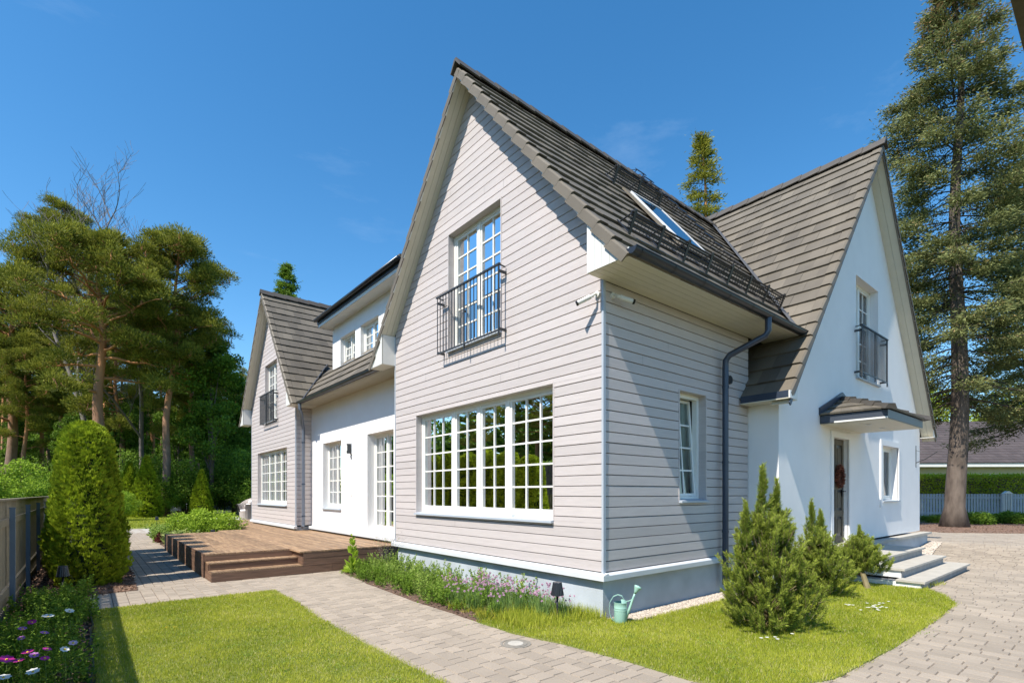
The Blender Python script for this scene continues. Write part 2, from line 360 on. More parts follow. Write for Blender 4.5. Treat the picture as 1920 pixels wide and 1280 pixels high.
# ------------------------------------------------------------------ HOUSE
house = thing('house', (0, 0, 0), 'two-storey house with steep brown tile roofs, grey board gables and white rendered walls', 'house')
rnd = random.Random(7)
def window(fr, o, groups, rows, dep=0.12, sill=True, bottom=0.10, post=0.11, curtain=None, room=1.6, tilt=0.0, border=0.055, sash=0.045, name='window', sillm='sillgrey', blind=0.0, roomd=None):
    u0, u1, z0, z1 = o; D = -dep; mb = MB(); GS = []; mu = MB()
    fr.box(mb, u0, u0+border, z0, z1, D-0.08, D); fr.box(mb, u1-border, u1, z0, z1, D-0.08, D)
    fr.box(mb, u0+border, u1-border, z1-border, z1, D-0.08, D-0.002); fr.box(mb, u0+border, u1-border, z0, z0+bottom, D-0.08, D-0.002)
    iu0, iu1, iz0, iz1 = u0+border, u1-border, z0+bottom, z1-border
    tot = sum(groups); ng = len(groups); pw = (iu1-iu0-post*(ng-1))/tot; u = iu0
    for gi, n in enumerate(groups):
        a, b = u, u+pw*n
        if gi: fr.box(mb, a-post, a, iz0, iz1, D-0.08, D+0.004)
        s = sash; d0, d1 = D-0.07, D-0.012
        def T(z): return -tilt*(z-iz0)
        def bx(m_, ua, ub, za, zb, da, db):
            if not tilt: fr.box(m_, ua, ub, za, zb, da, db)
            else: m_.hexa((fr.p(ua, za, da+T(za)), fr.p(ub, za, da+T(za)), fr.p(ub, za, db+T(za)), fr.p(ua, za, db+T(za)), fr.p(ua, zb, da+T(zb)), fr.p(ub, zb, da+T(zb)), fr.p(ub, zb, db+T(zb)), fr.p(ua, zb, db+T(zb))))
        bx(mb, a+0.003, a+s, iz0+.003, iz1-.003, d0, d1); bx(mb, b-s, b-.003, iz0+.003, iz1-.003, d0, d1)
        bx(mb, a+s, b-s, iz1-s, iz1-.003, d0, d1-.002); bx(mb, a+s, b-s, iz0+.003, iz0+s, d0, d1-.002)
        ga, gb, gz0, gz1 = a+s, b-s, iz0+s, iz1-s; g = MB(); GS.append(g)
        for k in range(1, n): q = ga+(gb-ga)*k/n; bx(mu, q-.013, q+.013, gz0, gz1, D-.055, D-.024)
        for k in range(1, rows): q = gz0+(gz1-gz0)*k/rows; bx(mu, ga, gb, q-.013, q+.013, D-.056, D-.026)
        for i in range(n):
            for j in range(rows):
                x0, x1 = ga+(gb-ga)*i/n, ga+(gb-ga)*(i+1)/n; y0, y1 = gz0+(gz1-gz0)*j/rows, gz0+(gz1-gz0)*(j+1)/rows
                e = [rnd.uniform(-.0006, .0006) for _ in range(4)]; dg = D-.041
                g.quad(fr.p(x0, y0, dg+T(y0)+e[0]), fr.p(x1, y0, dg+T(y0)+e[1]), fr.p(x1, y1, dg+T(y1)+e[2]), fr.p(x0, y1, dg+T(y1)+e[0]+e[2]-e[1]))
        u = b+post
    w_ = mb.build(name, 'frame', house)
    for g in GS: g.build('pane', 'glass', w_)
    if mu.v: mu.build('muntin', 'frame', w_)
    if sill:
        sm = MB(); q = fr.p
        sm.prism((q(u0-.015, z0-.035, 0.055), q(u0-.015, z0-.004, 0.055), q(u0-.015, z0+.022, D+.002), q(u0-.015, z0-.035, D+.002)), fr.u*(u1-u0+.03))
        sm.build('sill', sillm, w_)
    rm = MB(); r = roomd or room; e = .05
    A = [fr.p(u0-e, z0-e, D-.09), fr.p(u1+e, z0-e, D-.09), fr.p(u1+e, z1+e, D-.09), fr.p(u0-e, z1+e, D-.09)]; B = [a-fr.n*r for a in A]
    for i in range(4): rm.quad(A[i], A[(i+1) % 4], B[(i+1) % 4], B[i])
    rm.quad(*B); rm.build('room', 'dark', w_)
    if curtain:
        for (ca, cb) in curtain:
            cm = MB(); n = 28; pts = []
            for k in range(n+1):
                f = k/n; pts.append((u0+(u1-u0)*(ca+(cb-ca)*f), D-.17-.03*math.sin(f*abs(cb-ca)*(u1-u0)*42)))
            for k in range(n): cm.quad(fr.p(pts[k][0], z0-.02, pts[k][1]), fr.p(pts[k+1][0], z0-.02, pts[k+1][1]), fr.p(pts[k+1][0], z1, pts[k+1][1]), fr.p(pts[k][0], z1, pts[k][1]))
            cm.build('curtain', 'curtain', w_)
    if blind:
        bm_ = MB(); fr.box(bm_, u0+.02, u1-.02, z1-blind, z1, D-.13, D-.115); bm_.build('blind', 'blind', w_)
    return w_

K1 = 1.2516
def gable_lim(yc, half, zt=4.98+0.0):
    # wall limits under the rakes for a grey gable, centre yc
    def ul(z): return max(yc-half, yc-(8.50-z)/K1) if z > 4.9 else yc-half
    def ur(z): return min(yc+half, yc+(8.50-z)/K1) if z > 4.9 else yc+half
    return ul, ur

Z0 = 0.62
# openings (u0,u1,z0,z1)
OA1 = (0.906, 4.775, 1.225, 3.135); OA2 = (2.085, 3.60, 4.16, 6.24)
OB = (1.70, 2.42, 1.50, 3.12)
OL1 = (13.348, 17.045, 1.215, 3.12); OL2 = (14.48, 15.99, 4.16, 6.24)
OM1 = (9.95, 11.40, 1.17, 3.11); OM2 = (6.74, 8.20, 0.655, 3.11)
OW1 = (7.48, 8.93, 4.06, 6.21); OW2 = (9.17, 10.43, 1.44, 2.72); OW3 = (6.17, 7.01, 0.60, 2.70)
ODs = [(9.70, 10.80, 5.36, 6.22), (8.20, 8.84+.5, 5.36, 6.22), (6.9, 7.8, 5.36, 6.22)]

for (fr, yc, ops, nm) in ((FA, 2.845, [OA1, OA2], 'near'), (FA, 15.235, [OL1, OL2], 'far')):
    half = 2.83 if nm == 'near' else 2.765
    ul, ur = gable_lim(yc, half)
    mb = MB(); siding(mb, fr, ul, ur, Z0-.015, 8.45, ops, seed=3 if nm == 'near' else 4)
    o = mb.build('gable_wall', 'siding', house)
    mb = MB(); flat_wall(mb, fr, ul, ur, Z0-.02, 8.5, ops, -0.0185, extra=(4.9,)); mb.build('wall_backing', 'back', o)
    mb = MB()
    for q in ops:
        reveal(mb, fr, q, -0.02, -0.13); u0, u1, z0, z1 = q
        for (a, b, c, d) in ((u0-.022, u0, z0, z1+.022), (u1, u1+.022, z0, z1+.022), (u0, u1, z1, z1+.022)):
            fr.box(mb, a, b, c, d, -.02, .008)
    mb.build('window_casing', 'siding', o)
ul = lambda z: 0.0; ur = lambda z: 3.80
mb = MB(); siding(mb, FB, ul, ur, Z0-.015, 4.29, [OB], seed=5); wB = mb.build('side_wall', 'siding', house)
mb = MB(); flat_wall(mb, FB, ul, ur, Z0-.02, 4.3, [OB], -.0185); mb.build('wall_backing', 'back', wB)
mb = MB(); reveal(mb, FB, OB, -.02, -.13)
for (a, b, c, d) in ((OB[0]-.022, OB[0], OB[2], OB[3]+.022), (OB[1], OB[1]+.022, OB[2], OB[3]+.022), (OB[0], OB[1], OB[3], OB[3]+.022)): FB.box(mb, a, b, c, d, -.02, .008)
mb.build('window_casing', 'siding', wB)
mb = MB(); siding(mb, FL, lambda z: 0.0, lambda z: 0.49, Z0-.015, 4.29, [], seed=6); wL = mb.build('side_wall', 'siding', house)
mb = MB(); flat_wall(mb, FL, lambda z: 0.0, lambda z: 0.49, Z0-.02, 4.3, [], -.0185); mb.build('wall_backing', 'back', wL)
# corner boards
mb = MB()
mb.box(-.010, .035, -.012, .02, Z0-.03, 4.29)
mb.box(-.010, .02, 5.665, 5.70, Z0-.03, 4.9); mb.box(-.010, .03, 12.44, 12.47, Z0-.03, 4.29); mb.box(-.010, .02, 17.99, 18.02, Z0-.03, 4.9)
mb.build_split('corner_board', 'sillgrey', house)

# rendered walls
mb = MB(); flat_wall(mb, FM, lambda z: 5.6, lambda z: 12.45, 0.60, 4.34, [OM1, OM2])
reveal(mb, FM, OM1, 0, -.17); reveal(mb, FM, OM2, 0, -.22); mb.build('rendered_wall', 'render', house)
def wl(z): return 3.804 if z < 3.5 else max(3.804, 8.12-(8.93-z)/1.28)
def wr(z): return 12.45 if z < 3.4 else min(12.45, 8.12+(8.93-z)/1.28)
mb = MB(); flat_wall(mb, FW, wl, wr, 0.60, 8.9, [OW1, OW2, OW3], 0, extra=(3.4, 3.5))
reveal(mb, FW, OW1, 0, -.20); reveal(mb, FW, OW2, 0, -.16); reveal(mb, FW, OW3, 0, -.13)
flat_wall(mb, FV, lambda z: -.508, lambda z: .02, 0.60, 3.3, [])
mb.quad((12.45, -.508, .6), (12.45, 18, .6), (12.45, 18, 3.4), (12.45, -.508, 3.4))
mb.build('rendered_wall', 'render', house)
# door and window surrounds on the white gable
mb = MB(); u0, u1, z0, z1 = OW2
for (a, b, c, d) in ((u0-.13, u0, z0-.16, z1+.13), (u1, u1+.12, z0-.02, z1+.13), (u0, u1, z1, z1+.13)): FW.box(mb, a, b, c, d, -.01, .03)
u0, u1, z0, z1 = OW3
for (a, b, c, d) in ((u0-.12, u0, .6, z1+.12), (u1, u1+.12, .6, z1+.12), (u0, u1, z1, z1+.12)): FW.box(mb, a, b, c, d, -.01, .025)
mb.build_split('surround', 'render', house)

# plinth and drip ledge
mb = MB(); pl = 0.03
mb.box(pl, 12.4, pl, 5.62, -.3, .56); mb.box(.5, 12.4, 5.62, 12.5, -.3, .56); mb.box(pl, 12.4, 12.5, 17.98, -.3, .56)
mb.box(3.85, 12.72, -.62, .02, -.3, .50)
mb.build_split('plinth', 'plinth', house)
mb = MB()
def ledge(a, b, n, z=0.505, h=.075, out=.065):
    a, b, n = Vector((*a, 0)), Vector((*b, 0)), Vector((*n, 0)); up = Vector((0, 0, 1))
    mb.prism((a-n*.03+up*(z), a+n*out+up*z, a+n*out+up*(z+h-.012), a+n*(out-.01)+up*(z+h), a-n*.03+up*(z+h+.02)), b-a)
ledge((0, -.064), (0, 5.75), (-1, 0)); ledge((-.062, 0), (3.78, 0), (0, -1), z=.507)
ledge((0, 12.40), (0, 18.05), (-1, 0)); ledge((.486, 5.76), (.486, 12.39), (-1, 0), out=.12)
mb.build_split('drip_ledge', 'ledge', house)
mb = MB(); mb.box(3.78, 12.80, -.70, -.50, .505, .56); mb.build('plinth_cap', 'stone', house)

# windows
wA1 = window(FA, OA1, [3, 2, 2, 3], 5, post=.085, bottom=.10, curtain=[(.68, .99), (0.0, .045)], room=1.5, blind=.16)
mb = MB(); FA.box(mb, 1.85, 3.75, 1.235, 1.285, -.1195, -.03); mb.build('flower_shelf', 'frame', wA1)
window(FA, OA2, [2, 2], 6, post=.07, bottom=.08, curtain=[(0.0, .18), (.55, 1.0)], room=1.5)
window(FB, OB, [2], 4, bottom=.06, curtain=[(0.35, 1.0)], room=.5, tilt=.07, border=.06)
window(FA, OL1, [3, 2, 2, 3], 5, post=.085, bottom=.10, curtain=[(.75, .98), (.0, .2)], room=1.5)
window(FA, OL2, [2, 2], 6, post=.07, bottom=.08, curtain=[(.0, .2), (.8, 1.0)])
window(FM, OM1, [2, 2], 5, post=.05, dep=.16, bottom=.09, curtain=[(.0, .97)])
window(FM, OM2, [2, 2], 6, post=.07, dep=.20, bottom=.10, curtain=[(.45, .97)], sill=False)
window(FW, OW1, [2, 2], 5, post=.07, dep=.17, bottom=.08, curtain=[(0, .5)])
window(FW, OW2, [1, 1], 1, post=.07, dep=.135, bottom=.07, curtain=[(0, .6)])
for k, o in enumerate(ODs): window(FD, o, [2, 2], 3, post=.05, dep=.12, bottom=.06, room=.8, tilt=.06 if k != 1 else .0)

# ---------------- roofs
def slope(O, U, V, N, u0, u1, vlen, pitch=.335, tw=.30, seed=1, rakes=(), name='roof', drop=.13, under=True, lim=None):
    O, U, V, N = Vector(O), Vector(U).normalized(), Vector(V).normalized(), Vector(N).normalized()
    r = random.Random(seed); mb = MB(); rk = MB()
    rows = int(round(vlen/pitch)); pitch = vlen/rows
    for k in range(rows):
        v0 = k*pitch; v1 = min(v0+pitch+.05, vlen); off = (0 if k % 2 else .5)*tw
        u = u0-off; uu1 = min(u1, lim(v0+pitch*.5)) if lim else u1
        while u < uu1:
            a, b = max(u, u0)+.0015, min(u+tw, uu1)-.0015
            if b-a > .02:
                j = r.uniform(-.004, .004); mb.cr = r.random(); h0 = .040+j; h1 = .004+j
                P = lambda uu, vv, hh: O+U*uu+V*vv+N*hh
                mb.hexa((P(a, v0, h0-.030), P(b, v0, h0-.030), P(b, v1, h1-.02), P(a, v1, h1-.02), P(a, v0, h0), P(b, v0, h0), P(b, v1, h1), P(a, v1, h1)))
            u += tw
        for side in rakes:
            e = u0 if side < 0 else u1; s = side; rk.cr = r.random(); j = r.uniform(-.002, .002)
            P = lambda du, vv, hh: O+U*(e+s*du)+V*vv+N*hh
            h0, h1 = .050+j, .014+j; v1r = v0+pitch+.025 if k < rows-1 else vlen
            # top piece sloping outwards and the downward face
            prof = lambda h: [(-.14, h), (-.0, h-.0), (.028, h-.022), (.034, h-drop), (.014, h-drop), (.008, h-.045), (-.14, h-.03)]
            A = [P(x, v0, y) for x, y in prof(h0)]; B = [P(x, v1r, y) for x, y in prof(h1)]
            n = len(A); rk.add(A+B, [tuple(range(n)), tuple(range(n, 2*n))[::-1]]+[(i, n+i, n+(i+1) % n, (i+1) % n) for i in range(n)])
    rf = mb.build(name, 'tile', house)
    if rk.v: rk.build('rake_tile', 'tileedge', rf)
    if under:
        ud = MB(); e0 = .02 if -1 in rakes else 0; e1 = .02 if 1 in rakes else 0
        q0, q1 = (lim(.13), lim(vlen)) if lim else (u1-e1, u1-e1)
        ud.prism([O+U*(u0+e0)+V*.13-N*.055, O+U*min(u1, q0)+V*.13-N*.055, O+U*min(u1, q1)+V*vlen-N*.055, O+U*(u0+e0)+V*vlen-N*.055], N*.048); ud.build('roof_deck', 'black', rf)
    return rf
c1 = 1/math.hypot(1, K1); s1 = K1*c1
RL = (8.684-4.36)/s1-.02
def tz(y): return 4.36-.045/c1+0*y       # slope origin lies under the tile surface
TT = .045/c1
K2 = 1.28; ZA = 9.13; XC = 8.12
# near wing: slope towards the drive, slope towards the deck
slope((0, -.61, 4.36-TT), (1, 0, 0), (0, c1, s1), (0, -s1, c1), -.30, 8.2, RL, seed=1, rakes=(-1,), lim=lambda v: XC-(ZA-(4.36+s1*v))/K2+.12)
slope((0, 6.30, 4.36-TT), (1, 0, 0), (0, -c1, s1), (0, s1, c1), -.30, 8.2, RL, seed=2, rakes=(-1,))
# far wing
slope((0, 11.78, 4.36-TT), (1, 0, 0), (0, c1, s1), (0, -s1, c1), -.30, 8.2, RL, seed=3, rakes=(-1,))
slope((0, 18.69, 4.36-TT), (1, 0, 0), (0, -c1, s1), (0, s1, c1), -.30, 8.2, RL, seed=4, rakes=(-1,))
# lower roof between the wings, below the dormer
slope((-.06, 0, 4.36-TT), (0, 1, 0), (c1, 0, s1), (-s1, 0, c1), 6.0, 12.2, .335*5-.05, seed=5, under=True)
# white wing
K2 = 1.28; c2 = 1/math.hypot(1, K2); s2 = K2*c2; ZA = 9.13; XE0, XE1, XC = 3.52, 12.72, 8.12; ZE = ZA-K2*(XC-XE0); RL2 = (ZA-ZE)/s2-.02; T2 = .045/c2
slope((XE0, 0, ZE-T2), (0, 1, 0), (c2, 0, s2), (-s2, 0, c2), -.80, 18.5, RL2, seed=6, rakes=(-1,), drop=.10)
slope((XE1, 0, ZE-T2), (0, 1, 0), (-c2, 0, s2), (s2, 0, c2), -.80, 18.5, RL2, seed=7, rakes=(-1,), drop=.10)
# ridges
def ridge(a, b, side, up, n, m='ridge', wd=.15, parent=house):
    a, b, side, up = Vector(a), Vector(b), Vector(side), Vector(up); d = (b-a)/n; mb = MB(); dn = d.normalized()
    for k in range(n):
        p = a+d*k; q = p+d+dn*.03; h0, h1 = .035, .012
        def sec(c, h): return [c+side*wd+up*(h-wd*1.18), c+side*.03+up*h, c-side*.03+up*h, c-side*wd+up*(h-wd*1.18), c-side*(wd-.02)+up*(h-wd*1.18-.015), c+up*(h-.04), c+side*(wd-.02)+up*(h-wd*1.18-.015)]
        A, B = sec(p, h0), sec(q, h1); n_ = len(A)
        mb.add(A+B, [tuple(range(n_)), tuple(range(n_, 2*n_))[::-1]]+[(i, n_+i, n_+(i+1) % n_, (i+1) % n_) for i in range(n_)])
    return mb.build('ridge_cap', m, parent)
ridge((-.36, 2.845, 8.71), (7.8, 2.845, 8.71), (0, 1, 0), (0, 0, 1), 20)
ridge((-.36, 15.235, 8.71), (7.8, 15.235, 8.71), (0, 1, 0), (0, 0, 1), 20)
ridge((XC, -.88, ZA+.02), (XC, 18.5, ZA+.02), (1, 0, 0), (0, 0, 1), 46)
# valley gutter strips of sheet metal
def strip(a, b, wv, nrm, m='zinc', name='valley_flashing', parent=house):
    a, b = Vector(a), Vector(b); mb = MB(); d = (b-a); mb.obox(a, d, Vector(wv), Vector(nrm)*.006); return mb.build(name, m, parent)
def zS(y): return 4.36+K1*(y+.61)
def xW(z): return XC-(ZA-z)/K2
va = Vector((xW(4.34), -.61-.016, 4.34)); vb = Vector((xW(8.60), -.61+(8.60-4.36)/K1, 8.60))
nS = Vector((0, -s1, c1)); strip(va+nS*.022, vb+nS*.022, (-.20, 0, 0), nS)
nW2 = Vector((-s2, 0, c2)); strip(va+nW2*.016, vb+nW2*.016, (0, -.03, 0), nW2, 'fascia')
nL = Vector((-s1, 0, c1)); va = Vector((-.05, 11.79, 4.36)); vb = Vector((1.2, 11.79+1.25, 5.92))
strip(va+nL*.02, vb+nL*.02, (0, -.14, 0), nL, 'fascia')

# rake soffits (boards under the overhang), fascia strips, eave boxes
def rake(yc, sgn, zpk=8.474, x0=-.30, x1=0.0, ylow=3.35):
    """underside along the slope on one side of a grey gable"""
    mb = MB(); fb = MB(); n = 3; wv = (x1-x0)/n
    V = Vector((0, sgn, -K1)).normalized(); ln = ylow/abs(V.y)-.02; Nn = Vector((0, sgn*s1, c1)); start = Vector((0, yc, zpk+.0))
    for k in range(n):
        xa = x0+k*wv+.002; mb.obox(start+Vector((xa, 0, 0))+Nn*.004, (wv-.005, 0, 0), V*ln, Nn*.02)
    mb.build('rake_soffit', 'board', house)
    fb.obox(start+Vector((x0-.022, 0, -.01))-Nn*.006, (.02, 0, 0), V*(ln+.01), Nn*.04); fb.build('rake_trim', 'trimwhite', house)
for yc in (2.845, 15.235):
    rake(yc, -1); rake(yc, 1)
def eave_box(yc, sgn):
    mb = MB(); gr = MB(); ya, yb = 2.845, 3.44; n = 5; z0 = 4.29; zz = lambda y: 8.474-K1*y-.005
    for k in range(n):
        a = ya+(yb-ya)*k/n+.002; b = ya+(yb-ya)*(k+1)/n-.002
        mb.prism([(-.305, yc+sgn*a, z0), (-.305, yc+sgn*b, z0), (-.305, yc+sgn*b, max(z0+.01, zz(b))), (-.305, yc+sgn*a, zz(a))], (.014, 0, 0))
    yb = ya+.50; gr.prism([(-.291, yc+sgn*ya, z0+.004), (-.291, yc+sgn*yb, z0+.004), (-.291, yc+sgn*yb, max(z0+.006, zz(yb))), (-.291, yc+sgn*ya, zz(ya))], (.012, 0, 0))
    e = mb.build('eave_box', 'trimwhite', house); gr.build('board_backing', 'groove', e)
    # side of the box against the gable
    mb = MB(); mb.box(-.279, -.001, yc+sgn*ya-.006, yc+sgn*ya+.006, z0+.004, zz(ya)-.01); mb.build('box_side', 'trimwhite', e)
for yc in (2.845, 15.235):
    eave_box(yc, -1); eave_box(yc, 1)
def soffit(x0, x1, y0, y1, z, along, n, name='eave_soffit', m='board'):
    mb = MB()
    for k in range(n):
        if along == 'x': a = y0+(y1-y0)*k/n; b = y0+(y1-y0)*(k+1)/n; mb.box(x0, x1, a+.002, b-.002, z, z+.014)
        else: a = x0+(x1-x0)*k/n; b = x0+(x1-x0)*(k+1)/n; mb.box(a+.002, b-.002, y0, y1, z, z+.014)
    s = mb.build(name, m, house); mb = MB(); mb.box(x0, x1, y0, y1, z+.0145, z+.028); mb.build('board_backing', 'groove', s); return s
soffit(-.288, 4.35, -.60, -.004, 4.288, 'x', 6)
soffit(-.02, .485, 5.70, 12.44, 4.290, 'y', 60)
soffit(-.288, -.022, 5.70, 6.27, 4.289, 'x', 5)
soffit(-.288, .485, 11.80, 12.45, 4.2885, 'x', 5)
soffit(-.288, 0, 18.02, 18.6, 4.289, 'x', 5)
mb = MB(); mb.box(-.28, 4.36, -.612, -.598, 4.29, 4.40); mb.box(-.06, -.045, 6.2, 11.8, 4.29, 4.39); mb.build_split('eave_fascia', 'trimwhite', house)

# white wing overhang: soffit boards under both rakes, low eaves
def rakeW(sgn):
    mb = MB(); fb = MB(); V = Vector((sgn, 0, -K2)).normalized(); Nn = Vector((sgn*s2, 0, c2)); ln = (4.60)/abs(V.x)-.02; st = Vector((XC, 0, ZA-.235)); n = 2
    for k in range(n): mb.obox(st+Vector((0, -.79+k*.141+.002, 0))+Nn*.004, V*ln, (0, .137, 0), Nn*.02)
    mb.build('rake_soffit', 'board', house)
    fb.obox(st+Vector((0, -.812, -.02))-Nn*.006, V*(ln+.01), (0, .02, 0), Nn*(.07)); fb.build('rake_trim', 'fascia' if sgn < 0 else 'tileedge', house)
rakeW(-1); rakeW(1)
mb = MB()
zb = ZE-.12
for (xa, xb, xw) in ((XE0+.02, 3.80, 3.80), (12.45, XE1-.02, 12.45)):
    n = 3
    for k in range(n):
        a = xa+(xb-xa)*k/n+.002; b = xa+(xb-xa)*(k+1)/n-.002; zt = lambda x: ZA-.225-K2*abs(x-XC)-.01
        if max(zt(a), zt(b)) > zb: mb.prism([(a, -.805, zb), (b, -.805, zb), (b, -.805, max(zb+.01, zt(b))), (a, -.805, max(zb+.01, zt(a)))], (0, .014, 0))
# bigger end boards so the box reads as deep as in reality
for (xa, xb) in ((3.46, 3.80), (12.45, 12.72)):
    mb.box(xa+.02, xb, -.79, -.512, zb-.02, zb-.005)
mb.build('eave_box', 'trimwhite', house)
mb = MB(); mb.prism([(12.452, -.806, zb-.02), (12.70, -.806, zb-.02), (12.70, -.806, 3.16), (12.452, -.806, 3.40)], (0, .012, 0)); mb.build('eave_box', 'trimwhite', house)
mb = MB(); mb.box(3.47, 3.50, -.80, -.03, ZE-.13, ZE-.015); mb.build('eave_fascia', 'pipe', house)
mb = MB(); mb.box(3.46, 3.80, -.80, -.03, ZE-.145, ZE-.131); mb.build('eave_soffit', 'board', house)
mb = MB(); mb.box(3.465, 3.62, -.826, -.802, ZE-.14, ZE-.02); mb.build('eave_end', 'trimwhite', house)

# ---------------- gutters and downpipes
def gutter(a, b, r=.068, m='gutter', seg=.66, ends=True):
    a, b = Vector(a), Vector(b); d = (b-a).normalized(); sd = d.cross(Vector((0, 0, 1))).normalized(); mb = MB(); n = 12
    for rr in (r, r-.006):
        P = []
        for k in range(n+1):
            t = math.pi*k/n; P.append(sd*math.cos(t)*rr-Vector((0, 0, 1))*math.sin(t)*rr)
        for k in range(n): mb.quad(a+P[k], a+P[k+1], b+P[k+1], b+P[k])
    mb.tube([a+sd*r, b+sd*r], .009, 6); mb.tube([a-sd*r, b-sd*r], .006, 6)
    if ends:
        for e in (a, b):
            mb.add([e+sd*math.cos(math.pi*k/n)*r-Vector((0, 0, 1))*math.sin(math.pi*k/n)*r for k in range(n+1)], [tuple(range(n+1))])
    g = mb.build('gutter', m, house); smooth_by_angle(g); br = MB(); L_ = (b-a).length; x = .12
    while x < L_:
        c = a+d*x
        for k in range(n):
            t0, t1 = math.pi*k/n, math.pi*(k+1)/n; rr = r+.005
            q = lambda t: sd*math.cos(t)*rr-Vector((0, 0, 1))*math.sin(t)*rr
            br.quad(c+q(t0), c+q(t1), c+q(t1)+d*.022, c+q(t0)+d*.022)
        x += seg
    br.build('gutter_bracket', 'black', g); return g
gutter((-.31, -.675, 4.365), (4.38, -.675, 4.345))
gutter((-.13, 6.16, 4.36), (-.13, 11.8, 4.345))
gutter((12.86, -.80, 3.18), (12.86, 10, 3.18), r=.06)
def downpipe(path, r=.045, m='pipe', clips=()):
    mb = MB(); mb.tube(path, r, 14); o = mb.build('downpipe', m, house); smooth_by_angle(o, 50)
    cl = MB()
    for (x, y, z) in clips: cl.lathe((x, y, z), [(r+.001, -.02), (r+.007, -.02), (r+.007, .02), (r+.001, .02)], 14)
    if cl.v: cl.build_split('pipe_clip', 'pipe', o)
downpipe([(3.05, -.675, 4.30), (3.05, -.675, 4.10), (3.04, -.64, 4.03), (2.86, -.16, 3.80), (2.84, -.105, 3.72), (2.84, -.10, 3.6), (2.84, -.10, .15)], .048, clips=[(2.84, -.10, z) for z in (3.3, 2.1, 1.0)])
downpipe([(-.13, 11.62, 4.28), (-.13, 11.62, 4.12), (-.02, 11.80, 4.0), (.12, 12.20, 3.82), (.20, 12.345, 3.68), (.21, 12.36, 3.55), (.21, 12.36, .62), (.12, 12.2, .55)], .05, m='pipegrey', clips=[(.21, 12.36, z) for z in (3.2, 1.9, .9)])
# ---------------- dormer
mb = MB(); flat_wall(mb, FD, lambda z: 6.3, lambda z: 11.42, 5.1, 6.66, ODs)
for o in ODs: reveal(mb, FD, o, 0, -.14)
mb.quad((.79, 11.42, 5.1), (4, 11.42, 5.1), (4, 11.42, 8.0), (.79, 11.42, 6.66)); dw = mb.build('dormer', 'render', house)
mb = MB(); mb.box(.44, .79, 6.2, 11.62, 6.655, 6.67); mb.box(.425, .445, 6.2, 11.63, 6.655, 6.74); mb.box(.79, 4, 11.42, 11.62, 6.655, 6.67); mb.build('dormer_soffit', 'trimwhite', dw)
mb = MB(); mb.box(.40, .424, 6.2, 11.66, 6.745, 6.90); mb.box(.424, 4.2, 11.63, 11.66, 6.68, 6.90); mb.build('dormer_fascia', 'fascia', dw)
mb = MB()
KD = .36
for k in range(12):
    xa = .36+k*.36; mb.cr = rnd.random()
    mb.hexa(((xa, 6.2, 6.90+KD*(xa-.36)), (xa+.4, 6.2, 6.88+KD*(xa+.04)), (xa+.4, 11.70, 6.88+KD*(xa+.04)), (xa, 11.70, 6.90+KD*(xa-.36)),
             (xa, 6.2, 6.955+KD*(xa-.36)), (xa+.4, 6.2, 6.92+KD*(xa+.04)), (xa+.4, 11.70, 6.92+KD*(xa+.04)), (xa, 11.70, 6.955+KD*(xa-.36))))
mb.build('dormer_roof', 'tile', dw)
mb = MB(); mb.tube([(.33, 6.2, 6.86), (.33, 11.68, 6.86)], .05, 10); mb.build('dormer_gutter', 'gutter', dw, smooth=True)

# ---------------- snow guards, roof steps, skylight on the slope over the drive
def sp(x, y, h): return Vector((x, y, zS(y)))+nS*h
Vs = Vector((0, c1, s1))
def guard(x, y, parent=house):
    mb = MB(); p = sp(x, y, 0)
    G = (nS*.45+Vector((0, 0, .55))).normalized()
    mb.obox(p-Vector((.022, 0, 0))-Vs*.02-G*.02, (.044, 0, 0), G*.30, Vs*.016)
    mb.tube([p+G*.26, p+Vs*.24+nS*.02], .010, 6); mb.tube([p+G*.24-Vector((.03, 0, 0)), p+G*.24+Vector((.03, 0, 0))], .02, 8)
    mb.obox(p-Vector((.012, 0, 0)), (.024, 0, 0), Vs*.30, nS*.012)
    return mb.build('snow_guard_bracket', 'black', parent)
def guard_rail(x0, x1, y, n):
    mb = MB(); p0, p1 = sp(x0, y, 0)-Vs*.015, sp(x1, y, 0)-Vs*.015
    G = (nS*.45+Vector((0, 0, .55))).normalized()
    for h in (.05, .085, .12, .155, .20, .235): mb.tube([p0+G*h, p1+G*h], .0085 if h < .2 else .014, 5)
    k = x0+.02
    while k < x1: mb.tube([sp(k, y, 0)+G*.03-Vs*.02, sp(k, y, 0)+G*.205-Vs*.02], .005, 4); k += .075
    g = mb.build('snow_guard', 'black', house)
    for i in range(n): guard(x0+.06+(x1-x0-.12)*i/(n-1), y-.01, g)
guard_rail(.24, 4.66, -.155, 8); guard_rail(1.95, 3.35, 1.50, 3)
for i in range(12):
    y = .60+i*.2035; x = 4.62 if y < 1.4 else 4.55; x = 4.45
    mb = MB(); p = sp(x, y, 0)
    for s in (-.13, .13):
        mb.tube([p+Vector((s, 0, 0))+nS*.0, p+Vector((s, 0, 0))+nS*.12-Vs*.03], .009, 5); mb.tube([p+Vector((s, 0, 0))+nS*.12-Vs*.03, p+Vector((s, 0, 0))+Vs*.16+nS*.02], .007, 5)
    mb.obox(p+Vector((-.16, 0, 0))+nS*.115-Vs*.09, (.32, 0, 0), Vs*.10, nS*.012)
    mb.build('roof_step', 'black', house)
for i in range(9):
    y = 7.2+i*.55; mb = MB(); x = .8; z = 6.955+KD*(x-.36)
    mb.box(x, x+.02, y-.02, y+.02, z, z+.13); mb.tube([(x, y, z+.12), (x+.25, y, z+.08)], .008, 5); mb.build('snow_guard_bracket', 'black', dw)
mb = MB(); X0, X1, Y0, Y1 = 2.17, 3.04, .35, 1.29
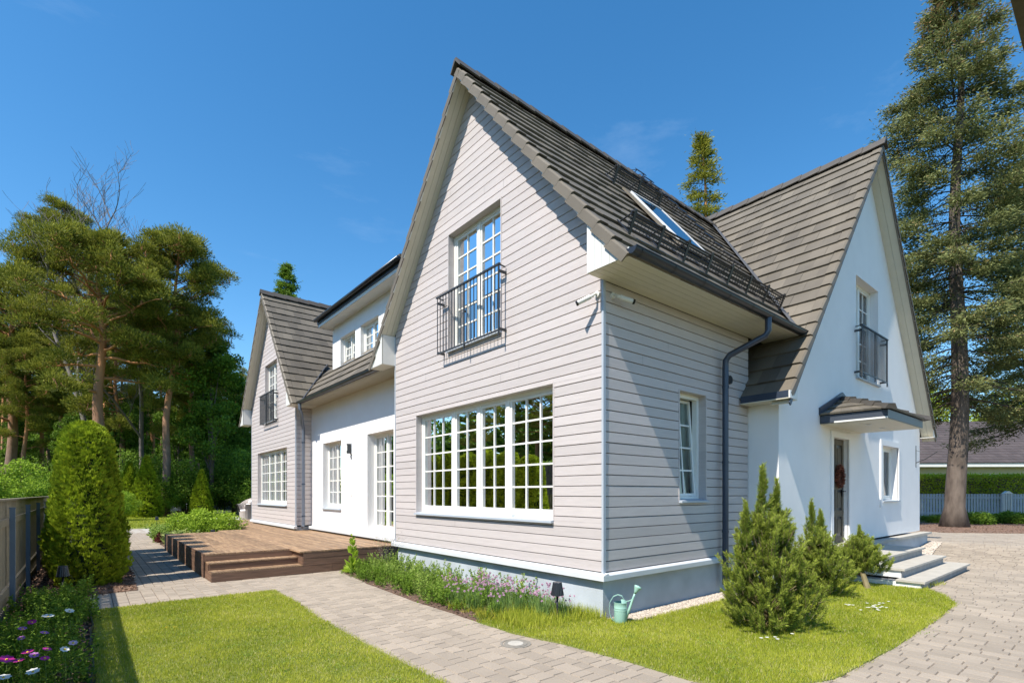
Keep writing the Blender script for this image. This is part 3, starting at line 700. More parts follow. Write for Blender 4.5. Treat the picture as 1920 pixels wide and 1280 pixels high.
def skb(a, b, c, d, h0, h1, m): m.obox(sp(a, c, h0), (b-a, 0, 0), sp(0, d, 0)-sp(0, c, 0), nS*(h1-h0))
skb(X0-.09, X1+.09, Y0-.10, Y1+.08, .012, .045, mb); sk = mb.build('skylight', 'tileedge', house)
mb = MB(); skb(X0, X0+.018, Y0, Y1, .03, .075, mb); skb(X1-.018, X1, Y0, Y1, .03, .075, mb); skb(X0+.018, X1-.018, Y0, Y0+.02, .03, .07, mb); skb(X0+.018, X1-.018, Y1-.03, Y1, .03, .075, mb); mb.build('frame', 'ledge', sk)
mb = MB(); mb.quad(sp(X0+.015, Y0+.015, .066), sp(X1-.015, Y0+.015, .066), sp(X1-.015, Y1-.025, .066), sp(X0+.015, Y1-.025, .066)); mb.build('pane', 'glass', sk)
mb = MB(); mb.quad(sp(X0+.015, Y0+.015, .052), sp(X1-.015, Y0+.015, .052), sp(X1-.015, Y1-.025, .052), sp(X0+.015, Y1-.025, .052)); mb.build('blind', 'sillgrey', sk)

# ---------------- french balconies
def railing(fr, u0, u1, zt, zb, out, n, m='iron'):
    mb = MB(); q = fr.p
    fr.box(mb, u0-.03, u1+.03, zt-.012, zt+.012, out-.02, out+.02)
    fr.box(mb, u0, u1, zb-.01, zb+.012, out-.012, out+.012)
    for k in range(n):
        u = u0+(u1-u0)*k/(n-1); e = .011 if k % (n//2) == 0 else .006; fr.box(mb, u-e, u+e, zb-(.09 if e > .01 else 0), zt, out-e, out+e)
    for u in (u0, u1):
        for z in (zt-.10, zb+.02): fr.box(mb, u-.012, u+.012, z-.02, z+.02, -.01, out)
        mb.tube([q(u, zt, out), q(u, zt-.01, .02)], .012, 6)
    r_ = mb.build('balcony_railing', m, house); return r_
railing(FA, 1.95, 3.74, 5.12, 4.11, .15, 20)
railing(FA, 14.34, 16.13, 5.12, 4.11, .15, 26)
railing(FW, 7.38, 9.06, 5.10, 4.12, .14, 21)
# ---------------- lights, cameras, vent, bracket on the walls
mb = MB(); c = FM.p(9.22, 2.81, .075); 
mb.tube([c-Vector((0, 0, .13)), c+Vector((0, 0, .13))], .058, 16); wlp = mb.build('wall_lamp', 'iron', house, smooth=False)
mb = MB(); FM.box(mb, 9.17, 9.27, 2.66, 2.97, 0, .025); FM.box(mb, 9.19, 9.25, 2.58, 2.62, 0, .03); mb.build('bracket', 'ledge', wlp)
mb = MB(); FM.box(mb, 9.19, 9.25, 2.75, 2.90, .13, .137); mb.build('diffuser', 'trimwhite', wlp)
mb = MB(); FM.box(mb, 9.18, 9.24, 1.53, 1.58, 0, .014); mb.build('outlet', 'trimwhite', house)
def seccam(base, out, aim):
    b, o, a = Vector(base), Vector(out), Vector(aim).normalized(); mb = MB()
    mb.tube([b, b+o*.03], .040, 18); j = b+o*.10-Vector((0, 0, .035)); mb.tube([b+o*.03, b+o*.07-Vector((0, 0, .01)), j], .017, 8); 
    k = j+a*.03; mb.tube([j-a*.01, k], .022, 8); mb.tube([k, k+a*.17], .030, 16); cmo = mb.build('security_camera', 'trimwhite', house); smooth_by_angle(cmo)
    m2 = MB(); m2.tube([k+a*.17, k+a*.20], .032, 16); m2.build('lens_hood', 'lens', cmo)
seccam((0, .085, 4.13), (-1, 0, 0), (-.55, .75, -.38)); seccam((.17, -.0, 4.13), (0, -1, 0), (.80, -.42, -.22))
mb = MB(); mb.tube([FB.p(3.14, 3.47, 0), FB.p(3.14, 3.47, .03)], .07, 18); 
for k in range(5): FB.box(mb, 3.09, 3.19, 3.425+k*.02, 3.433+k*.02, .03, .035)
mb.build('vent_grille', 'iron', house)
mb = MB(); FW.box(mb, 12.05, 12.07, 2.30, 2.88, 0, .012); mb.tube([FW.p(12.06, 2.42, .01), FW.p(12.06, 2.52, .22), FW.p(12.06, 2.70, .46)], .011, 6); mb.tube([FW.p(12.06, 2.75, .01), FW.p(12.06, 2.66, .25)], .006, 5); mb.build('hanging_bracket', 'iron', house)
# ---------------- front door
mb = MB(); D = -.095; u0, u1, z0, z1 = OW3
FW.box(mb, u0, u1, z0+.01, z1, D-.06, D); dr = mb.build('front_door', 'doordark', house)
mb = MB()
for (a, b) in ((0, .10), (.385, .455), (.74, .84)): FW.box(mb, u0+a, u0+b, z0+.012, z1, D, D+.016)
for (a, b) in ((.10, .385), (.455, .74)):
    for (c, d) in ((.012, .14), (.54, .66), (1.08, 1.22), (1.98, 2.09)): FW.box(mb, u0+a, u0+b, z0+c, z0+d, D, D+.014)
mb.build('door_frame_panel', 'doorwood', dr)
mb = MB()
for (a, b) in ((.15, .335), (.505, .69)):
    for (c, d) in ((.20, .48), (.72, 1.02), (1.28, 1.92)): FW.box(mb, u0+a, u0+b, z0+c, z0+d, D, D+.012)
mb.build_split('raised_panel', 'doorwood', dr)
mb = MB(); FW.box(mb, u1-.10, u1-.05, z0+.95, z0+1.35, D, D+.022); mb.tube([FW.p(u1-.075, z0+1.05, D), FW.p(u1-.075, z0+1.05, D+.07), FW.p(u1-.20, z0+1.05, D+.075)], .011, 8); mb.build('handle', 'black', dr)
mb = MB(); FW.box(mb, u0-.02, u1+.02, .55, .605, -.22, .16); mb.build('threshold', 'stone', house)

# ---------------- canopy over the door
Ap = Vector((6.63, -.512, 3.47)); cw, ce, cn, cz = 5.50, 7.80, -1.60, 3.045
Q = dict(wl=Vector((cw, -.512, cz)), nl=Vector((cw, cn, cz)), nr=Vector((ce, cn, cz)), er=Vector((ce, -.512, cz)))
mb = MB()
for (a, b) in (('wl', 'nl'), ('nl', 'nr'), ('nr', 'er')):
    A, B = Q[a], Q[b]; n = 3
    nn = (B-A).cross(Ap-A).normalized(); nn = nn if nn.z > 0 else -nn
    for k in range(n):
        t0, t1 = k/n, min(1, (k+1.12)/n); mb.cr = rnd.random()
        if k == n-1: t1 = 1
        m_ = 6
        for j in range(m_):
            mb.cr = rnd.random()
            L0, R0 = A.lerp(Ap, t0), B.lerp(Ap, t0); L1, R1 = A.lerp(Ap, t1), B.lerp(Ap, t1)
            if (a == 'wl'): L0, L1 = Vector((L0.x, -.512, L0.z)), Vector((L1.x, -.512, L1.z))
            p = [L0.lerp(R0, j/m_), L0.lerp(R0, (j+.985)/m_), L1.lerp(R1, (j+.985)/m_), L1.lerp(R1, j/m_)]
            mb.hexa((p[0]+nn*.01, p[1]+nn*.01, p[2]-nn*.01, p[3]-nn*.01, p[0]+nn*.045, p[1]+nn*.045, p[2]+nn*.012, p[3]+nn*.012))
cpy = mb.build('door_canopy', 'tile', house)
def hip(a, b, n):
    mb = MB(); d = (b-a)/n; dn = d.normalized(); sd = dn.cross(Vector((0, 0, 1))).normalized(); up = sd.cross(dn)
    for k in range(n):
        p = a+d*k; q = p+d*1.08
        sec = lambda c, h, s_: [c+sd*s_+up*(h-.085), c+sd*(s_*.55)+up*h, c-sd*(s_*.55)+up*h, c-sd*s_+up*(h-.085)]
        A, B = sec(p, .105, .095), sec(q, .07, .085)
        mb.add(A+B, [(0, 1, 2, 3), (7, 6, 5, 4)]+[(i, 4+i, 4+(i+1) % 4, (i+1) % 4) for i in range(4)])
    mb.build('hip_cap', 'ridge', cpy)
hip(Q['nl']+Vector((-.03, -.03, -.02)), Ap, 4); hip(Q['nr']+Vector((.03, -.03, -.02)), Ap, 4)
mb = MB(); mb.box(cw+.03, ce-.03, cn+.04, -.512, 2.905, 2.91)
for k in range(9):
    a = cn+.05+k*.117; mb.box(cw+.06, ce-.06, a, a+.113, 2.888, 2.904)
mb.build('canopy_soffit', 'board', cpy)
mb = MB(); mb.box(cw+.03, cw+.055, cn+.03, -.512, 2.90, 3.045); mb.box(ce-.055, ce-.03, cn+.03, -.512, 2.90, 3.045); mb.box(cw+.055, ce-.055, cn+.03, cn+.055, 2.90, 3.045); mb.build('canopy_fascia', 'fascia', cpy)
mb = MB(); mb.box(cw+.022, cw+.029, cn+.03, -.75, 2.895, 2.925); mb.build('canopy_trim', 'trimwhite', cpy)
mb = MB()
A, B = Vector((cw-.02, -.51, cz+.02)), Vector((ce+.02, -.51, cz+.02)); T = Vector((6.63, -.51, 3.53))
mb.prism([A, T, T+Vector((0, 0, .09)), A+Vector((0, 0, .13))], (0, -.03, 0)); mb.prism([T, B, B+Vector((0, 0, .13)), T+Vector((0, 0, .09))], (0, -.03, 0)); mb.build('wall_flashing', 'fascia', cpy)
for k, x in enumerate((6.2, 7.0)):
    mb = MB(); mb.lathe((x, -1.1, 2.880), [(.055, .008), (.055, 0), (.04, 0), (.035, .006)], 18); mb.build('downlight', 'ledge', cpy)

# ------------------------------------------------------------------ GROUND
def ss(a, b, x):
    t = np.clip((x-a)/(b-a), 0, 1); return t*t*(3-2*t)
def gh(x, y=0.0):                        # the drive rises gently past the corner of the house
    return .27*ss(9.3, 13.5, x)
def grid(name, xs, ys, m, dz=0.0, kind='structure', smooth=False):
    xs, ys = np.array(xs), np.array(ys); X, Y = np.meshgrid(xs, ys, indexing='ij'); Zz = gh(X)+dz
    V = np.stack([X, Y, Zz], -1).reshape(-1, 3); nx, ny = len(xs), len(ys); i, j = np.meshgrid(np.arange(nx-1), np.arange(ny-1), indexing='ij')
    a = (i*ny+j).ravel(); F = np.stack([a, a+ny, a+ny+1, a+1], -1); o = nomesh(name, V, F, m); props(o, kind=kind); return o
far = [-900, -400, -150, -80, -40, -20, -10]; mid = [-6.6+.5*k for k in range(60)]
grid('ground', far+mid+[25, 30, 40, 80, 150, 400, 900], [-900, -300, -80, -30, -12, -6, 0, 10, 20, 30, 60, 150, 400, 900], 'ground', -.05)

def inpoly(P, x, y):
    c = np.zeros(np.shape(x), bool); n = len(P)
    for i in range(n):
        x0, y0 = P[i]; x1, y1 = P[(i+1) % n]
        k = ((y0 > y) != (y1 > y)); c ^= k & (x < (x1-x0)*(y-y0)/(y1-y0+1e-12)+x0)
    return c
def slab(name, P, m, z0=-.03, z1=.012, kind='structure'):
    mb = MB(); mb.prism([(x, y, z0) for x, y in P], (0, 0, z1-z0)); o = mb.build(name, m); props(o, kind=kind); return o
def smoothpoly(P, n=4, keep=()):
    out = []
    N = len(P)
    for i in range(N):
        p0, p1, p2, p3 = [np.array(P[(i+k-1) % N], float) for k in range(4)]
        for t in np.linspace(0, 1, n, endpoint=False): out.append(tuple(.5*((2*p1)+(-p0+p2)*t+(2*p0-5*p1+4*p2-p3)*t*t+(-p0+3*p1-3*p2+p3)*t**3)))
    return out
LAWN_L = [(-4.965, -6.0), (-2.70, -6.0), (-2.70, -.6), (-2.74, .7), (-2.73, 2.4), (-2.66, 3.6), (-2.64, 4.77), (-4.2, 4.78), (-4.965, 4.74)]
LAWN_R = [(-1.27, .95), (-1.27, .27), (-1.13, -.38), (-1.05, -1.1), (-1.04, -1.85), (-.85, -2.35), (-.05, -2.62), (1.44, -2.68), (3.14, -2.66), (4.7, -2.60), (5.45, -2.28), (5.80, -2.0), (5.66, -1.98), (5.66, -.62), (3.8, -.62), (3.8, -.42), (.25, -.30), (.08, -.10), (-.1, .3), (-.1, .95)]
BED = [(-1.27, .9), (-.02, .9), (-.02, 6.28), (-.92, 6.28), (-1.03, 5.9), (-1.19, 4.15), (-1.27, 2.65), (-1.25, 1.5)]
BED_L = [(-5.85, -6.0), (-4.985, -6.0), (-4.985, 4.74), (-5.0, 6.22), (-5.85, 6.22)]
MULCH = [(-5.85, 6.24), (-4.38, 6.24), (-4.32, 9), (-4.05, 20), (-5.85, 20)]
slab('lawn', LAWN_L, 'lawnbase', -.02, .010); slab('lawn', LAWN_R, 'lawnbase', -.02, .010)
slab('planting_bed', BED, 'soil', -.02, .014); slab('planting_bed', BED_L, 'soil', -.02, .014); slab('mulch_bed', MULCH, 'mulch', -.02, .016)
slab('gravel_strip', [(.02, -.28), (.3, -.33), (3.8, -.45), (3.8, .04), (.02, .04)], 'pebble', -.02, .006)
slab('gravel_strip', [(9.4, -1.25), (12.9, -.9), (13.2, -.2), (12.6, -.2), (12.6, -.6), (9.0, -.6)], 'pebble', .0, .02)
FARLAWN = [(-5.8, 24.8), (-3.4, 24.8), (-1.5, 23.5), (3, 23.5), (8, 23.5), (8, 60), (-20, 60), (-20, 24.8)]
slab('lawn', FARLAWN, 'lawnbase', -.02, .010)
slab('planting_bed', [(-3.25, 13.4), (-1.9, 13.75), (-1.2, 14.5), (-1.0, 21.5), (-2.2, 21.5), (-3.1, 19), (-3.25, 15)], 'soil', -.02, .03)
# clay soil along the drive, under the big spruce
mb = MB(); mb.prism([(18.0, 2.5, .272), (17.6, -.2, .272), (20.4, -3.2, .272), (26, -8, .272), (34, -6, .272), (34, 10, .272), (18, 12, .272)], (0, 0, .012)); props(mb.build('needle_litter', 'mulch'), kind='structure')

rs = np.random.RandomState(11)
def pavers(name, x0, x1, y0, y1, holes, keep=None, rows=(.14, .165, .19), lens=(.12, .16, .20, .24), seed=1, gap=.0055):
    r = np.random.RandomState(seed); R = []
    x = x0
    while x < x1:
        wd = rows[r.randint(len(rows))]; y = y0-r.rand()*.2
        while y < y1:
            ln = lens[r.randint(len(lens))]; R.append((x, x+wd, y, y+ln)); y += ln
        x += wd
    R = np.array(R); cx, cy = (R[:, 0]+R[:, 1])/2, (R[:, 2]+R[:, 3])/2; k = np.ones(len(R), bool)
    for h in holes: k &= ~inpoly(h, cx, cy)
    if keep: k &= inpoly(keep, cx, cy)
    # drop what lies far outside the view
    dx, dy = cx-CAM[0], cy-CAM[1]; f = dx*FX+dy*FY; rr = dx*RXv+dy*RYv; k &= (f > .8) & (abs(rr) < f*1.15+1.5)
    R = R[k]; n = len(R); g = gap/2; b = .005
    h = r.uniform(-.0018, .0018, n)+gh((R[:, 0]+R[:, 1])/2); tl = r.uniform(-.0012, .0012, (n, 4))
    X0, X1, Y0, Y1 = R[:, 0]+g, R[:, 1]-g, R[:, 2]+g, R[:, 3]-g
    V = np.zeros((n, 8, 3)); 
    for i, (xx, yy, sx, sy) in enumerate(((X0, Y0, 1, 1), (X1, Y0, -1, 1), (X1, Y1, -1, -1), (X0, Y1, 1, -1))):
        V[:, i, 0] = xx; V[:, i, 1] = yy; V[:, i, 2] = h-.012
        V[:, 4+i, 0] = xx+sx*b; V[:, 4+i, 1] = yy+sy*b; V[:, 4+i, 2] = h+tl[:, i]
    base = (np.arange(n)*8)[:, None, None]; F = np.array([[4, 5, 6, 7], [0, 1, 5, 4], [1, 2, 6, 5], [2, 3, 7, 6], [3, 0, 4, 7]])[None]+base
    o = nomesh(name, V.reshape(-1, 3), F.reshape(-1, 4), 'paver', rnd=np.repeat(r.rand(n), 5)); return props(o, kind='structure')
DECK1 = [(-3.24, 6.33), (.5, 6.33), (.5, 21), (-3.24, 13.3)]
DR = [(-1.5, .06), (-1.48, -.06), ]
drain_c = (-1.49, -.06); hole = [(drain_c[0]+.165*math.cos(t), drain_c[1]+.165*math.sin(t)) for t in np.linspace(0, 2*math.pi, 16, endpoint=False)]
def shrink(P, e=.07):
    c = np.mean(P, axis=0); return [tuple(np.array(p)+(c-np.array(p))/np.linalg.norm(c-np.array(p))*e) for p in P]
holes = [shrink(LAWN_L, .12), shrink(LAWN_R, .12), shrink(BED, .12)]
pavers('path', -2.95, -.35, -6.5, 6.35, holes, seed=2)
pavers('path', -5.3, -2.95, 4.60, 6.40, [shrink(LAWN_L, .1)], seed=3)
pavers('path', -4.45, -3.2, 6.40, 25, [], seed=4)
pavers('driveway', -.35, 21.0, -9.5, -.3, [shrink(LAWN_R, .14), [(5.8, -1.9), (9.0, -1.9), (9.0, 0), (5.8, 0)], [(3.7, -.5), (12.8, -.5), (12.8, .4), (3.7, .4)]], rows=(.14,), lens=(.21, .21, .21, .28), seed=5)
pavers('driveway', 12.8, 18.8, -.3, 8, [], rows=(.14,), lens=(.21, .21, .28), seed=6)
grid('paving_bed', np.linspace(-5.4, 21.2, 60), [-10, 6.4], 'joint', -.010)
mb = MB(); mb.box(-4.5, -3.1, 6.3, 25, -.02, -.008); props(mb.build('paving_bed', 'joint'), kind='structure')
mb = MB(); mb.box(-2.0, 3.0, 20.9, 24.5, .38, .44); mb.box(-4.4, -1.0, 21.5, 25, -.02, .0); props(mb.build('terrace', 'stone'), kind='structure')

# drain cover in the path
dc = thing('drain_cover', (drain_c[0], drain_c[1], 0), 'round cast iron drain cover set flush in the grey paving', 'drain cover')
mb = MB(); mb.lathe((0, 0, .002), [(.165, -.01), (.165, .003), (.14, .004), (.139, -.001), (.125, -.001), (.124, .003), (0.0, .004)], 40); mb.build('ring', 'castiron', dc)
mb = MB(); mb.lathe((0, 0, .006), [(.085, .0), (.082, .003), (.0, .004)], 30); mb.build('lid', 'stone', dc)
# black edging between flower bed and lawn
eg = MB(); pth = [(-4.985+.012*math.sin(k*.9)+.01*math.sin(k*2.3), -5.5+k*.25) for k in range(44)]
for (a, b) in zip(pth[:-1], pth[1:]): eg.hexa(((a[0]-.006, a[1], -.02), (a[0]+.006, a[1], -.02), (b[0]+.006, b[1], -.02), (b[0]-.006, b[1], -.02), (a[0]-.006, a[1], .075), (a[0]+.006, a[1], .075), (b[0]+.006, b[1], .075), (b[0]-.006, b[1], .075)))
ego = eg.build('lawn_edging', 'black'); props(ego, 'thin black plastic edging strip between the flower bed and the lawn', 'edging')

# ------------------------------------------------------------------ foliage tools
def unit(a): return a/np.maximum(np.linalg.norm(a, axis=-1, keepdims=True), 1e-9)
def kites(P, D, Sd, Ln, Wd, fold=.15, mid=.45):
    """one four-sided leaf for each row: base P, axis D, side Sd"""
    n = len(P); D = unit(D); N = unit(np.cross(D, Sd)); Sd = unit(np.cross(N, D)); Ln = np.broadcast_to(Ln, n)[:, None]; Wd = np.broadcast_to(Wd, n)[:, None]
    m = P+D*Ln*mid
    V = np.stack([P, m+Sd*Wd*.5+N*Wd*fold, P+D*Ln, m-Sd*Wd*.5+N*Wd*fold], 1)
    F = np.arange(n*4).reshape(n, 4); return V.reshape(-1, 3), F
def rdir(r, n): return unit(r.normal(size=(n, 3)))
class Foli:
    def __init__(s): s.V = []; s.F = []; s.R = []; s.n = 0
    def add(s, V, F, R): s.V.append(V); s.F.append(F+s.n); s.R.append(np.asarray(R)); s.n += len(V)
    def leaves(s, P, D, Ln, Wd, R, r, fold=.15, mid=.45):
        Sd = rdir(r, len(P)); V, F = kites(P, D, Sd, Ln, Wd, fold, mid); s.add(V, F, R)
    def build(s, name, m, parent=None):
        return nomesh(name, np.concatenate(s.V), np.concatenate(s.F), m, parent, rnd=np.clip(np.concatenate(s.R), 0, 1))

# ---- grass
def lawn_blades(name, P, n, seed, h=(.018, .045), label=None, patchy=True):
    r = np.random.RandomState(seed); A = np.array(P); lo, hi = A.min(0), A.max(0)
    x = r.uniform(lo[0]-.02, hi[0]+.02, n*3); y = r.uniform(lo[1]-.02, hi[1]+.02, n*3)
    dx, dy = x-CAM[0], y-CAM[1]; f = dx*FX+dy*FY; rr = dx*RXv+dy*RYv
    jx, jy = r.normal(0, .026, n*3), r.normal(0, .026, n*3)
    k = inpoly(P, x+jx, y+jy) & (f > 1.2) & (abs(rr) < f*1.05+.5) & (r.rand(n*3) < np.clip((6.5/np.maximum(f, 1))**1.2, .12, 1)); x, y, f = x[k][:n], y[k][:n], f[k][:n]; n = len(x)
    sc = np.clip(f/5.5, 1, 2.6)
    p = np.stack([x, y, np.full(n, .008)+gh(x)], -1); D = unit(np.stack([r.normal(0, .42, n), r.normal(0, .42, n), np.ones(n)], -1))
    pat = .5+.5*np.sin(x*2.1+1.3*np.sin(y*1.7))*np.sin(y*1.9+1.1*np.sin(x*2.3)); pat2 = .5+.5*np.sin(x*7+2*np.sin(y*6))*np.sin(y*8)
    L_ = r.uniform(h[0], h[1], n)*(.75+.5*pat2); Wd = r.uniform(.0030, .0052, n)*sc
    pat3 = .5+.5*np.sin(x*17+3*np.sin(y*13))*np.sin(y*19+2*np.sin(x*11)); R = np.clip(.02+.46*r.rand(n)+.30*pat*(1 if patchy else .3)+.14*pat2+.14*pat3, 0, 1); R[r.rand(n) < .07] = 1.0
    Sd = unit(np.stack([r.normal(size=n), r.normal(size=n), np.zeros(n)], -1)); V, F = kites(p, D, Sd, L_, Wd, .1, .35)
    o = nomesh(name, V, F, 'grass', rnd=R); props(o, label or 'short mown lawn grass', 'grass', kind='stuff'); return o
lawn_blades('grass', LAWN_L, 230000, 21, label='short bright green lawn between the flower bed and the path')
lawn_blades('grass', LAWN_R, 230000, 22, h=(.02, .055), label='lawn around the corner of the house beside the drive')
r = np.random.RandomState(23)
# rough grass at the edge by the grey plinth
def tufts(name, pts, n, hr, m, label, cat, seed, spread=.05, wd=(.003, .006), group=None, kind='stuff', lean=.3, rr=(.2, .9)):
    r = np.random.RandomState(seed); f = Foli()
    for (x, y, z, s) in pts:
        k = max(4, int(n*s)); p = np.stack([x+r.normal(0, spread*s, k), y+r.normal(0, spread*s, k), np.full(k, z)], -1)
        D = unit(np.stack([r.normal(0, lean, k), r.normal(0, lean, k), np.ones(k)], -1)); f.leaves(p, D, r.uniform(*hr, k)*s, r.uniform(*wd, k), r.uniform(*rr, k), r, .1, .35)
    o = f.build(name, m); props(o, label, cat, group, kind); return o
pts = [(r.uniform(-1.15, 0.0), r.uniform(.1, 1.0), .01, r.uniform(.6, 1.2)) for _ in range(150)]+[(r.uniform(-.12, .0), r.uniform(.02, .5), .01, 1.0) for _ in range(25)]
tufts('long_grass', pts, 26, (.07, .20), 'grass', 'longer uncut grass at the foot of the pale plinth by the corner', 'grass', 24, spread=.045)
pts = [(r.uniform(3.9, 6.6), -2.05+r.uniform(-.1, .35), .01, r.uniform(.5, 1)) for _ in range(60)]
tufts('long_grass', pts, 24, (.06, .16), 'grass', 'longer grass growing against the left side of the stone steps', 'grass', 25)
pts = [(r.uniform(-4.2, 3), r.uniform(25, 40), .0, 1) for _ in range(2500)]
tufts('grass', pts, 8, (.05, .12), 'grass', 'far lawn in front of the thujas at the back of the garden', 'grass', 26, spread=.25, wd=(.02, .04))
def clover(name, P, n, label, seed):
    r = np.random.RandomState(seed); A = np.array(P); lo, hi = A.min(0), A.max(0); f = Foli(); c = 0
    while c < n:
        x, y = r.uniform(lo[0], hi[0]), r.uniform(lo[1], hi[1])
        if not inpoly(P, np.array([x]), np.array([y]))[0]: continue
        c += 1; k = r.randint(14, 60); q = r.uniform(.03, .11); A_ = r.rand(k)*6.28
        f.leaves(np.stack([x+r.normal(0, q, k), y+r.normal(0, q, k), r.uniform(.012, .035, k)], -1), np.stack([np.cos(A_), np.sin(A_), r.uniform(.1, .6, k)], -1), r.uniform(.010, .022, k), r.uniform(.009, .016, k), r.uniform(.1, .9)*.5+.5*r.rand(k), r, .1, .6)
    o = f.build(name, 'herb'); props(o, label, 'clover', kind='stuff')
clover('clover', [(-4.9, -2.5), (-2.8, -2.5), (-2.8, 4.6), (-4.9, 4.6)], 90, 'small clover and broadleaf weeds scattered in the left lawn', 28)
clover('clover', LAWN_R, 110, 'small clover and broadleaf weeds scattered in the lawn by the drive', 29)
# daisies in the lawn by the drive
dz = Foli(); r = np.random.RandomState(31); cpts = [(3.35+r.normal(0, .25), -1.95+r.normal(0, .14)) for _ in range(24)]+[(.62, -1.75), (.70, -1.80), (.55, -1.72), (.98, -1.86), (.64, -1.85)]
fl = thing('daisy_patch', (3.35, -1.95, 0), 'scatter of small white daisies in the lawn left of the steps', 'daisies')
for (x, y) in cpts:
    k = 9; t = np.linspace(0, 2*np.pi, k, endpoint=False); D = np.stack([np.cos(t), np.sin(t), np.full(k, .25)], -1); P = np.repeat([[x-3.35, y+1.95, .055]], k, 0)
    V, F = kites(P, D, np.stack([-np.sin(t), np.cos(t), 0*t], -1), .024, .013); dz.add(V, F, r.uniform(.3, 1, k))
po = dz.build('petals', 'petalwhite', fl); po['kind'] = 'stuff'
dn = Foli(); P = np.array([[-4.22, 2.95, .05], [-4.30, 3.0, .05]])
for p in P:
    k = 16; t = np.linspace(0, 2*np.pi, k, endpoint=False); V, F = kites(np.repeat([p-P[0]], k, 0), np.stack([np.cos(t), np.sin(t), np.full(k, .5)], -1), np.stack([-np.sin(t), np.cos(t), 0*t], -1), .022, .008); dn.add(V, F, r.rand(k))
dd = thing('dandelion', tuple(P[0]-np.array([0, 0, .03])), 'single yellow dandelion flower in the left lawn', 'flower'); dn.build('petals', 'yellow', dd)

# ---- pebbles
def pebbles(name, P, n, sz, label, seed, z=.008):
    r = np.random.RandomState(seed); A = np.array(P); lo, hi = A.min(0), A.max(0); x = r.uniform(lo[0], hi[0], n*3); y = r.uniform(lo[1], hi[1], n*3); k = inpoly(P, x, y); x, y = x[k][:n], y[k][:n]; n = len(x)
    s = r.uniform(*sz, n); T = np.array([[1, 0, 0], [0, 1, 0], [-1, 0, 0], [0, -1, 0], [0, 0, .7], [0, 0, -.4]])[None]*s[:, None, None]*r.uniform(.7, 1.2, (n, 6, 1))
    a = r.rand(n)*6.28; c, q = np.cos(a)[:, None], np.sin(a)[:, None]; X = T[:, :, 0]*c-T[:, :, 1]*q; Y = T[:, :, 0]*q+T[:, :, 1]*c
    V = np.stack([X+x[:, None], Y+y[:, None], T[:, :, 2]+z+gh(x)[:, None]], -1)
    F = np.array([[0, 1, 4], [1, 2, 4], [2, 3, 4], [3, 0, 4], [1, 0, 5], [2, 1, 5], [3, 2, 5], [0, 3, 5]])[None]+(np.arange(n)*6)[:, None, None]
    o = nomesh(name, V.reshape(-1, 3), F.reshape(-1, 3), 'pebble', rnd=np.repeat(r.rand(n), 8)); props(o, label, 'gravel', kind='stuff')
pebbles('pebbles', [(.02, -.26), (.3, -.31), (3.7, -.42), (3.7, .02), (.02, .02)], 9000, (.007, .016), 'beige gravel strip along the shaded foot of the grey side wall', 41)
pebbles('pebbles', [(9.4, -1.2), (12.9, -.9), (13.1, -.3), (12.75, -.64), (9.1, -.62)], 3500, (.012, .03), 'yellowish gravel patch behind the stone steps', 42, .025)
# bark chips on the mulch bed and left flower bed
def chips(name, P, n, label, seed, z=.02, m='mulch', dens=None):
    r = np.random.RandomState(seed); A = np.array(P); lo, hi = A.min(0), A.max(0); x = r.uniform(lo[0], hi[0], n*2); y = r.uniform(lo[1], hi[1], n*2); k = inpoly(P, x, y); x, y = x[k][:n], y[k][:n]; n = len(x)
    f = Foli(); D = unit(np.stack([r.normal(size=n), r.normal(size=n), r.normal(0, .25, n)], -1)); f.leaves(np.stack([x, y, np.full(n, z)+gh(x)+r.uniform(0, .012, n)], -1), D, r.uniform(.03, .07, n), r.uniform(.012, .03, n), r.rand(n), r); o = f.build(name, m); props(o, label, 'bark mulch', kind='stuff')
chips('bark_chips', [(-5.85, 5.6), (-4.4, 6.25), (-4.3, 9), (-5.85, 12)], 5000, 'brown bark chips around the foot of the big round-topped thuja', 43)
chips('bark_chips', BED_L, 7000, 'brown bark chips between the cosmos flowers by the fence', 44)
chips('bark_chips', BED, 1500, 'bits of bark on the soil of the bed along the grey wall', 45)
chips('bark_chips', [(17.7, 2.5), (17.4, -.3), (20.4, -3.2), (26, -6), (30, 0), (22, 8)], 6000, 'reddish needle litter under the big spruce', 46, .02)

# ------------------------------------------------------------------ DECK (boards run along the house)
dk = thing('wooden_deck', (-1.5, 6.3, 0), 'weathered brown timber deck with two wide steps along the white wall', 'deck')
ox, oy = -1.5, 6.3
r0 = random.Random(5); mb = MB(); x = -3.30; bw = .118
def ytop(x):
    if x < -1.98: return 13.35
    if x < -1.0: return 14.0
    return 21.0
while x < .52:
    y = (6.97 if x+bw < -1.69 else 6.30) + (.0)
    if x < 0.05 or True:
        ye = ytop(x); y_ = y
        while y_ < ye-.05:
            yn = min(ye, y_+r0.choice([2.4, 3.0, 3.6, 4.2])) if y_ > y else min(ye, y_+r0.uniform(1.2, 4)); mb.cr = r0.random(); e = r0.uniform(-.001, .001)
            mb.box(x-ox+.003, x+bw-.003-ox, y_+.0015-oy, yn-.0015-oy, .422, .450+e); y_ = yn
    x += bw
mb.build('deck_board', 'deck', dk)['kind'] = 'stuff'
mb = MB(); mb.box(-3.27-ox, .5-ox, 6.99-oy, 13.3-oy, .33, .415); mb.box(-1.66-ox, .5-ox, 6.33-oy, 7.0-oy, .2, .415); mb.box(-1.0-ox, .4-ox, 13.3-oy, 20.9-oy, .3, .415); mb.build('joist', 'black', dk)
def beam(x0, x1, y0, y1, z0, z1, nm='riser', m='deckside'):
    b = MB(); b.cr = r0.random(); b.box(x0-ox, x1-ox, y0-oy, y1-oy, z0, z1); b.build(nm, m, dk)
